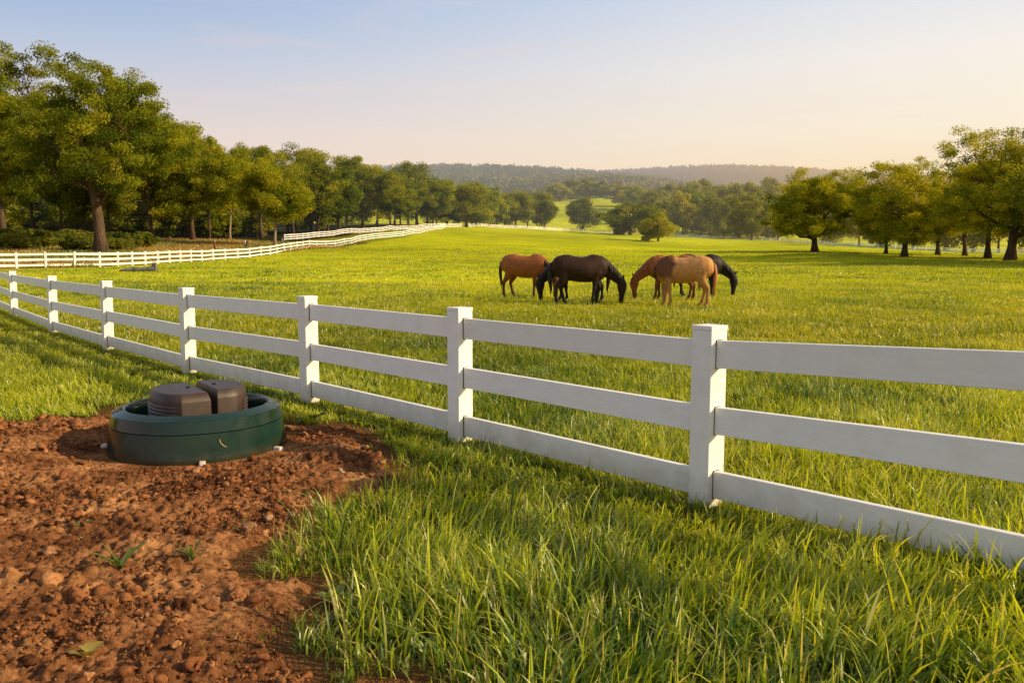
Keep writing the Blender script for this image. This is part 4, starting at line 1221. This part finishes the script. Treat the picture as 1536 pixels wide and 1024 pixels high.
# ------------------------------------------------------------------ people far off by the wood
M_cloth = mat_vcol('clothing', 0.85, 0.2, 0.0, 30, 0.3)
M_skin = mat_principled('skin', (0.50, 0.30, 0.21), 0.55, 0.3, (0.44, 0.25, 0.17), 20)
M_hair = mat_principled('dark_hair', (0.03, 0.02, 0.014), 0.6, 0.3, (0.015, 0.01, 0.008), 30)
def person(px, d, yaw, label, top, legs, hgt=1.7, pack=None, top2=None):
    p = spot(px, d); root = empty('person', p, yaw); s = hgt / 1.75; root.scale = (s,) * 3
    tag(root, label, 'person', 'people walking beside the wood')
    bm = bmesh.new()
    bm_add(bm, tube_np([(0, 0, .88), (0, 0, 1.0), (0, 0, 1.15), (0, 0, 1.32), (0, 0, 1.43), (0, 0, 1.48)], [(.10, .15), (.105, .155), (.10, .15), (.115, .18), (.09, .17), (.06, .08)], (0, 1, 0), 14))
    bm_add(bm, tube_np([(0, 0, 1.44), (.01, 0, 1.56)], [.058, .055], (0, 1, 0), 10))
    bm_add(bm, tube_np([(.015, 0, 1.51), (.02, 0, 1.56), (.02, 0, 1.64), (.005, 0, 1.71), (0, 0, 1.75)], [(.05, .045), (.09, .065), (.102, .078), (.09, .07), (.03, .03)], (0, 1, 0), 12))
    bm_add(bm, tube_np([(.11, 0, 1.645), (.132, 0, 1.60), (.115, 0, 1.595)], [.012, .016, .01], (0, 1, 0), 6))
    for s_ in (-1, 1):
        st = .16 * s_
        bm_add(bm, tube_np([(0, s_ * .09, .92), (st * .3, s_ * .10, .72), (st * .6, s_ * .10, .5), (st * .5, s_ * .10, .28), (st * .8, s_ * .10, .08)], [.088, .08, .056, .055, .04], (0, 1, 0), 10))
        bm_add(bm, tube_np([(st * .8 - .06, s_ * .10, .045), (st * .8 + .06, s_ * .10, .045), (st * .8 + .17, s_ * .105, .03)], [(.045, .042), (.042, .045), (.025, .035)], (0, 1, 0), 10))
        bm_add(bm, tube_np([(0, s_ * .17, 1.42), (-st * .3, s_ * .225, 1.28), (-st * .5, s_ * .235, 1.12), (-st * .2 + .05, s_ * .24, .97), (.09 - st * .1, s_ * .235, .88)], [.055, .05, .042, .037, .028], (0, 1, 0), 10))
        hx, hy, hz = .10 - st * .1, s_ * .235, .85
        bm_add(bm, tube_np([(hx - .01, hy, .885), (hx + .005, hy, .83), (hx + .01, hy, .80)], [(.034, .02), (.042, .018), (.035, .015)], (0, 1, 0), 8))
        for i, o in enumerate((-.028, -.009, .010, .028)):
            bm_add(bm, tube_np([(hx + o, hy, .81), (hx + o + .005, hy - s_ * .004, .77), (hx + o + .004, hy - s_ * .012, .735 - .01 * (i in (1, 2)))], [.0095, .009, .007], (0, 1, 0), 6))
        bm_add(bm, tube_np([(hx + .03, hy, .86), (hx + .058, hy - s_ * .01, .825), (hx + .062, hy - s_ * .015, .80)], [.011, .010, .008], (0, 1, 0), 6))
    me = fuse('body', bm, .011, 3, .4)
    co = mesh_co(me); c = np.tile(np.array((0.50, 0.30, 0.21)), (len(co), 1))
    ar = np.abs(co[:, 1]) > .195
    c[(co[:, 2] < .93) & ~ar] = legs; c[(co[:, 2] < .09)] = (0.03, .025, .02)
    c[(co[:, 2] >= .93) & (co[:, 2] < 1.47)] = top
    if top2 is not None: c[(co[:, 2] >= .93) & (co[:, 2] < 1.47) & (co[:, 1] > .02)] = top2
    set_col(me, c)
    link('body', me, M_cloth, root)
    bm = bmesh.new()
    bm_add(bm, tube_np([(-.03, 0, 1.55), (-.045, 0, 1.64), (-.015, 0, 1.73), (0, 0, 1.775)], [(.06, .065), (.085, .084), (.095, .082), (.03, .03)], (0, 1, 0), 12))
    link('hair', bm_mesh('hair', bm, True), M_hair, root)
    if pack:
        bm = bmesh.new(); add_box(bm, (-.19, 0, 1.20), (.17, .30, .44), bevel=.05, segs=3)
        me = bm_mesh('backpack', bm, True); set_col(me, np.tile(np.array(pack), (len(me.vertices), 1)))
        link('backpack', me, M_cloth, root)
person(368, 127, R(170), 'person in dark clothes with white and red top, middle one by the wood', (.62, .10, .08), (.03, .03, .04), 1.72, (.025, .03, .06), (.8, .8, .8))
person(423, 132, R(200), 'person in dark grey clothes right of the young bright tree', (.33, .36, .45), (.06, .06, .09), 1.7)
person(321, 118, R(20), 'person in brown clothes leftmost by the wood', (.30, .13, .08), (.05, .02, .02), 1.7)

# ------------------------------------------------------------------ fallen log in the pasture
p0 = spot(203, 57)
lg = empty('fallen_log', p0 , R(4)); tag(lg, 'grey weathered log lying in the grass inside the far fence, jagged stub at one end', 'log')
M_log = mat_bark('grey_dead_wood', (0.05, 0.055, 0.065), (0.22, 0.23, 0.26), 5, hz=False)
bm = bmesh.new()
bm_add(bm, tube_np([(-1.15, -.06, .10), (-.9, 0, .15), (-.3, .03, .18), (.3, 0, .20), (.9, -.02, .23), (1.15, 0, .25)], [.05, .10, .13, .15, .17, .16], (0, 1, 0), 14))
bm_add(bm, tube_np([(-.2, 0, .25), (-.35, .1, .42), (-.4, .15, .5)], [.05, .035, .01], (0, 1, 0), 8))
link('stem', fuse('stem', bm, .03, 3), M_log, lg)
bm = bmesh.new()
for a, b, c in ((0, 0, .80), (.10, .05, .86), (-.08, .03, .66), (.16, -.04, .56), (-.15, -.02, .45)):
    bm_add(bm, tube_np([(1.10 + a, b, .12), (1.10 + a * .9, b, .35), (1.08 + a * 1.1, b, c)], [.11, .08, .015], (0, 1, 0), 8))
link('stub', bm_mesh('stub', bm), M_log, lg)

# ------------------------------------------------------------------ livestock water trough
TR = empty('water_trough', (TRX, TRY, 0.0)); TR.scale = (.945, .945, 1.0); tag(TR, 'dark green round livestock water trough with brown float housing on bare red dirt', 'trough')
def mat_green():
    m, nt, N, L, out = newmat('dark_green_plastic')
    p = N.new('ShaderNodeBsdfPrincipled'); L.new(p.outputs[0], out.inputs[0])
    g = N.new('ShaderNodeNewGeometry')
    n = noise(N, L, g.outputs['Position'], 4, 6, .6); f = noise(N, L, g.outputs['Position'], 90, 4, .7); sc = noise(N, L, g.outputs['Position'], 15, 6, .7)
    r = ramp(N, [(.3, (.003, .017, .012)), (.7, (.006, .029, .019))]); L.new(n, r.inputs[0])
    rs = ramp(N, [(.68, (0, 0, 0)), (.74, (1, 1, 1))]); L.new(f, rs.inputs[0])
    c = mixc(N, L, math_node(N, L, 'MULTIPLY', rs.outputs[0], .45), r.outputs[0], (.25, .19, .12))
    sx = N.new('ShaderNodeSeparateXYZ'); L.new(g.outputs['Position'], sx.inputs[0])
    mr = N.new('ShaderNodeMapRange'); L.new(math_node(N, L, 'ADD', sx.outputs['Z'], math_node(N, L, 'MULTIPLY', math_node(N, L, 'SUBTRACT', sc, .5), .22)), mr.inputs[0])
    mr.inputs[1].default_value = .09; mr.inputs[2].default_value = -.02
    c = mixc(N, L, math_node(N, L, 'MULTIPLY', mr.outputs[0], .35), c, (.14, .07, .035))
    L.new(c, p.inputs['Base Color']); p.inputs['Specular IOR Level'].default_value = .42
    rr = ramp(N, [(.3, (.10,) * 3), (.7, (.24,) * 3)]); L.new(sc, rr.inputs[0]); L.new(rr.outputs[0], p.inputs['Roughness'])
    b = N.new('ShaderNodeBump'); b.inputs['Strength'].default_value = .08; b.inputs['Distance'].default_value = .01; L.new(sc, b.inputs['Height']); L.new(b.outputs[0], p.inputs['Normal'])
    return m
M_green = mat_green()
M_brown = mat_principled('brown_housing_plastic', (0.056, 0.033, 0.025), 0.42, 0.42, (0.030, 0.017, 0.013), 9, bump=.25, bscale=160)
M_water = mat_principled('dark_water', (0.006, 0.012, 0.010), 0.04, 0.6)
M_slotdark = mat_principled('vent_dark', (0.012, 0.008, 0.006), .8, .2)
M_foot = mat_principled('white_foot', (0.66, 0.58, 0.52), .6, .3, (.5, .42, .35), 20)
def lathe(profile, seg=96, facet=0.0):
    bm = bmesh.new(); rings = []
    for rr, z in profile:
        ring = []
        for k in range(seg):
            a = 2 * math.pi * k / seg
            q = rr * (1 + facet * math.cos(8 * a))
            ring.append(bm.verts.new((q * math.cos(a), q * math.sin(a), z)))
        rings.append(ring)
    for i in range(len(rings) - 1):
        for k in range(seg):
            bm.faces.new((rings[i][k], rings[i][(k + 1) % seg], rings[i + 1][(k + 1) % seg], rings[i + 1][k]))
    return bm
bm = lathe([(.806, -.02), (.806, .015), (.798, .05), (.786, .12), (.773, .20), (.766, .243), (.760, .2445)], facet=.004)
o = link('basin', bm_mesh('basin', bm, True), M_green, TR); o.data.set_sharp_from_angle(angle=R(24))
bm = lathe([(.758, .2485), (.7645, .2505), (.756, .29), (.744, .345), (.739, .351), (.715, .360), (.665, .381), (.648, .386), (.628, .380), (.622, .366), (.612, .30), (.60, .15)], facet=.004)
o = link('rim', bm_mesh('rim', bm, True), M_green, TR); o.data.set_sharp_from_angle(angle=R(24))
bm = bmesh.new(); bmesh.ops.create_circle(bm, cap_ends=True, radius=.606, segments=80)
link('water', bm_mesh('water', bm), M_water, TR, (0, 0, .22))
# float housing: two half round blocks parted by a slot
def half_outline(sgn, gap, R0, flat):
    pts = []
    for k in range(19):
        a = math.pi * k / 18
        x = gap + R0 * math.sin(a) ** .8; y = R0 * math.cos(a)
        y = max(-flat, min(flat, y)); pts.append((sgn * x if False else x, y))
    return pts
def housing(name, sgn, h):
    bm = bmesh.new()
    R0, flat = (.46, .40) if sgn < 0 else (.39, .37)
    O = []
    for k in range(25):
        a = math.pi * k / 24
        O.append((.034 + (R0 - .034) * (math.sin(a) ** .75), max(-flat, min(flat, R0 * math.cos(a)))))
    def ring(scale, z, cx=.19):
        return [bm.verts.new((sgn * (cx + (x - cx) * scale), y * scale, z)) for x, y in O]
    lv = [ring(1, .16), ring(1.0, h - .075), ring(.985, h - .055), ring(.90, h - .008), ring(.87, h)]
    n = len(O)
    for i in range(len(lv) - 1):
        for k in range(n):
            bm.faces.new((lv[i][k], lv[i][(k + 1) % n], lv[i + 1][(k + 1) % n], lv[i + 1][k]))
    bm.faces.new(lv[-1])
    me = bm_mesh(name, bm, True); me.set_sharp_from_angle(angle=R(22))
    o = link('float_housing', me, M_brown, TR, (.035, 0.02, 0)); o.rotation_euler.z = HR
    # louvres on the round side
    bm = bmesh.new()
    for lz in range(6):
        z = .262 + lz * .031
        for k in range(7, 19):
            (x0, y0), (x1, y1) = O[k], O[k + 1]
            nx, nyy = (y0 - y1), (x1 - x0)
            l = math.hypot(nx, nyy)
            if l < 1e-5: continue
            nx, nyy = nx / l * .012, nyy / l * .012
            add_hull_box(bm, [Vector((sgn * (x0 - nx), y0 - nyy, z)), Vector((sgn * (x1 - nx), y1 - nyy, z)), Vector((sgn * (x1 + nx), y1 + nyy, z)), Vector((sgn * (x0 + nx), y0 + nyy, z)),
                              Vector((sgn * (x0 - nx), y0 - nyy, z + .013)), Vector((sgn * (x1 - nx), y1 - nyy, z + .013)), Vector((sgn * (x1 + nx * .3), y1 + nyy * .3, z + .013)), Vector((sgn * (x0 + nx * .3), y0 + nyy * .3, z + .013))])
    link('louvre', bm_mesh('louvre', bm), M_brown, o)
    bm = bmesh.new()
    bmesh.ops.create_cone(bm, cap_ends=True, segments=12, radius1=.022, radius2=.018, depth=.012)
    link('cap_plug', bm_mesh('cap_plug', bm), M_slotdark, o, (sgn * .12, .02, h + .003))
    return o
HR = R(36)
housing('float_housing', -1, .530); housing('float_housing', 1, .540)
bm = bmesh.new(); add_box(bm, (0, 0, .24), (.10, .50, .16))
o = link('bridge', bm_mesh('bridge', bm), M_brown, TR, (.035, 0.02, 0)); o.rotation_euler.z = HR
for a in (R(-68), R(-16), R(-172)):
    bm = bmesh.new(); add_box(bm, (0, 0, 0), (.055, .075, .05), bevel=.01)
    o = link('foot', bm_mesh('foot', bm), M_foot, TR, (.84 * math.cos(a), .84 * math.sin(a), .015)); o.rotation_euler.z = a + R(90)
# a wisp of straw stuck on the side
a = R(-58)
bm = bmesh.new()
P = [Vector((math.cos(a + q) * (.795), math.sin(a + q) * (.795), z)) for q, z in ((0, .205), (.01, .175), (.04, .15), (.07, .135))]
bm_add(bm, tube_np(P, [.004, .004, .004, .002], (0, 0, 1), 6))
so = link('straw', bm_mesh('straw', bm), mat_principled('straw_gold', (.55, .38, .16), .7, .2, (.4, .27, .1), 30), None, (TRX, TRY, 0)); tag(so, 'bent wisp of straw stuck to the side of the green trough', 'straw')

# ------------------------------------------------------------------ small plants on the earth
def leaf_blade(bm, base, ang, L, w, lift, fold=.25):
    d = Vector((math.cos(ang), math.sin(ang), 0)); s = Vector((-d.y, d.x, 0))
    rows = []
    for k in range(7):
        t = k / 6
        c = Vector(base) + d * (L * t * (1 - .25 * lift * 0)) * math.cos(lift) + Vector((0, 0, L * (math.sin(lift) * t - .35 * t * t)))
        ww = w * (math.sin(math.pi * min(1, t * .92 + .08)) ** .7) * .5
        rows.append([bm.verts.new(c - s * ww + Vector((0, 0, ww * fold))), bm.verts.new(c), bm.verts.new(c + s * ww + Vector((0, 0, ww * fold)))])
    for a, b in zip(rows[:-1], rows[1:]):
        bm.faces.new((a[0], a[1], b[1], b[0])); bm.faces.new((a[1], a[2], b[2], b[1]))
def weed(px, py, label, n, Lr, w, seed, col, name='weed', lift=(.5, 1.2), group=None):
    x, y = gp(px, py); z = float(dirt_height(np.array([x]), np.array([y]))[0])
    if dirt_sd(np.array([x]), np.array([y]))[0] < 0: z = 0.0
    q = random.Random(seed); root = empty(name, (x, y, max(z, 0) + .008)); root.scale = (1.45, 1.45, 1.45); tag(root, label, 'plant', group)
    for i in range(n):
        bm = bmesh.new(); leaf_blade(bm, (q.uniform(-.01, .01), q.uniform(-.01, .01), 0), q.uniform(0, 6.28), q.uniform(*Lr), w * q.uniform(.7, 1.2), q.uniform(*lift))
        me = bm_mesh('leaf', bm, True); set_col(me, np.tile(np.array(col) * q.uniform(.75, 1.2), (len(me.vertices), 1)))
        link('leaf', me, M_grass, root)
weed(183, 868, 'small green sprout with a few blades on the open dirt, left one', 9, (.10, .21), .016, 1, (.16, .24, .04))
weed(290, 858, 'low spread of short grass blades on the open dirt, right of the sprout', 12, (.06, .13), .012, 2, (.17, .23, .04))
weed(362, 808, 'thin green shoot beside the pale angular stone on the dirt', 4, (.08, .12), .009, 3, (.18, .24, .05))
weed(124, 812, 'single broad green leaf on the dirt above the left sprout', 2, (.07, .09), .03, 4, (.12, .18, .05), lift=(.2, .4))
weed(468, 632, 'broad leaved weed at the grass edge right of the trough', 7, (.12, .18), .06, 5, (.10, .17, .05), lift=(.3, .8))
weed(133, 1012, 'yellowish leafy weed at the very bottom of the dirt', 5, (.05, .08), .03, 6, (.36, .30, .06), lift=(.5, 1.1))
for i, (px, py) in enumerate([(520, 935), (575, 945), (548, 915), (600, 968), (500, 905), (560, 965), (625, 940), (640, 985)]):
    weed(px, py, 'clover like weed with small broad leaves at the lower grass edge beside the dirt', 14, (.05, .10), .034, 20 + i, (.22, .32, .05), name='broadleaf_weed', lift=(.5, 1.2), group='clover like weeds at the grass edge')
# curled dead leaf
x, y = gp(448, 846)
bm = bmesh.new(); leaf_blade(bm, (0, 0, .0), R(70), .10, .06, .9, .9)
me = bm_mesh('dead_leaf', bm, True); set_col(me, np.tile(np.array((.55, .40, .10)), (len(me.vertices), 1)))
tag(link('dead_leaf', me, M_grass, None, (x, y, .03)), 'curled yellow brown dead leaf at the edge of grass and dirt', 'leaf')

# ------------------------------------------------------------------ sky, sun, camera
SUN_EL, SUN_AZ = R(26.0), R(100.0)          # azimuth from straight ahead towards the right
S = Vector((math.sin(SUN_AZ) * math.cos(SUN_EL), math.cos(SUN_AZ) * math.cos(SUN_EL), math.sin(SUN_EL)))
ld = bpy.data.lights.new('sun', 'SUN'); ld.energy = 6.2; ld.angle = R(0.7); ld.color = (1.0, 0.76, 0.43)
lo = bpy.data.objects.new('sun', ld); COL.objects.link(lo); lo.rotation_euler = (-S).to_track_quat('-Z', 'Y').to_euler(); lo.location = S * 60

w = bpy.data.worlds.new('World'); scene.world = w; w.use_nodes = True
nt = w.node_tree; N = nt.nodes; L = nt.links; N.clear()
out = N.new('ShaderNodeOutputWorld'); bg = N.new('ShaderNodeBackground'); L.new(bg.outputs[0], out.inputs[0])
sky = N.new('ShaderNodeTexSky'); sky.sky_type = 'NISHITA'; sky.sun_disc = False
sky.sun_elevation = SUN_EL; sky.sun_rotation = SUN_AZ; sky.air_density = 1.0; sky.dust_density = 2.0; sky.ozone_density = 1.0
tc = N.new('ShaderNodeTexCoord'); sx = N.new('ShaderNodeSeparateXYZ'); L.new(tc.outputs['Generated'], sx.inputs[0])
# evening colours by height, warmer sunward; unseen upper stops shaped for fill light
cool = ramp(N, [(0.0, (0.80, 0.64, 0.56)), (0.10, (0.86, 0.69, 0.61)), (0.137, (0.78, 0.66, 0.64)), (0.207, (0.51, 0.575, 0.72)), (0.28, (0.285, 0.44, 0.71)), (0.45, (0.40, 0.44, 0.54)), (1.0, (0.30, 0.34, 0.44))])
warm = ramp(N, [(0.0, (1.0, 0.70, 0.36)), (0.085, (1.0, 0.78, 0.49)), (0.137, (1.0, 0.88, 0.69)), (0.207, (0.97, 0.90, 0.81)), (0.28, (0.79, 0.82, 0.87)), (0.45, (0.54, 0.55, 0.56)), (1.0, (0.30, 0.34, 0.44))])
L.new(sx.outputs['Z'], cool.inputs[0]); L.new(sx.outputs['Z'], warm.inputs[0])
dt = N.new('ShaderNodeVectorMath'); dt.operation = 'DOT_PRODUCT'; L.new(tc.outputs['Generated'], dt.inputs[0]); dt.inputs[1].default_value = (S.x, S.y, 0.0)
mr = N.new('ShaderNodeMapRange'); mr.interpolation_type = 'SMOOTHSTEP'; L.new(dt.outputs['Value'], mr.inputs[0]); mr.inputs[1].default_value = -0.72; mr.inputs[2].default_value = 0.40
grad = mixc(N, L, mr.outputs[0], cool.outputs[0], warm.outputs[0])
# thin streaks of cloud
mp = N.new('ShaderNodeMapping'); L.new(tc.outputs['Generated'], mp.inputs[0]); mp.inputs['Scale'].default_value = (1.6, 1.6, 14)
cn = noise(N, L, mp.outputs[0], 2.2, 6, .55, .6)
cr = ramp(N, [(0.54, (0, 0, 0)), (0.78, (1, 1, 1))]); L.new(cn, cr.inputs[0])
grad = mixc(N, L, math_node(N, L, 'MULTIPLY', cr.outputs[0], 0.34), grad, (0.92, 0.70, 0.62))
nsky = mixc(N, L, 1.0, sky.outputs[0], (0.10, 0.10, 0.10), 'MULTIPLY')
full = mixc(N, L, 0.9, nsky, grad)
L.new(full, bg.inputs[0]); bg.inputs[1].default_value = 1.04

cam = bpy.data.cameras.new('camera'); co = bpy.data.objects.new('camera', cam); COL.objects.link(co)
co.location = (0, 0, CAMH); co.rotation_euler = (R(90) - PITCH, 0, 0)
cam.sensor_fit = 'HORIZONTAL'; cam.sensor_width = 36.0; cam.lens = 36.0 * F / 1536.0
cam.clip_start = 0.05; cam.clip_end = 20000
cam.dof.use_dof = True; cam.dof.focus_distance = 10.0; cam.dof.aperture_fstop = 9.0
scene.camera = co
scene.view_settings.view_transform = 'Standard'; scene.view_settings.look = 'None'; scene.view_settings.exposure = 0; scene.view_settings.gamma = 1
scene.render.engine = 'CYCLES'
cy = scene.cycles
cy.use_denoising = True
cy.max_bounces = 6; cy.diffuse_bounces = 3; cy.glossy_bounces = 3; cy.transmission_bounces = 4; cy.transparent_max_bounces = 4
cy.sample_clamp_indirect = 6.0
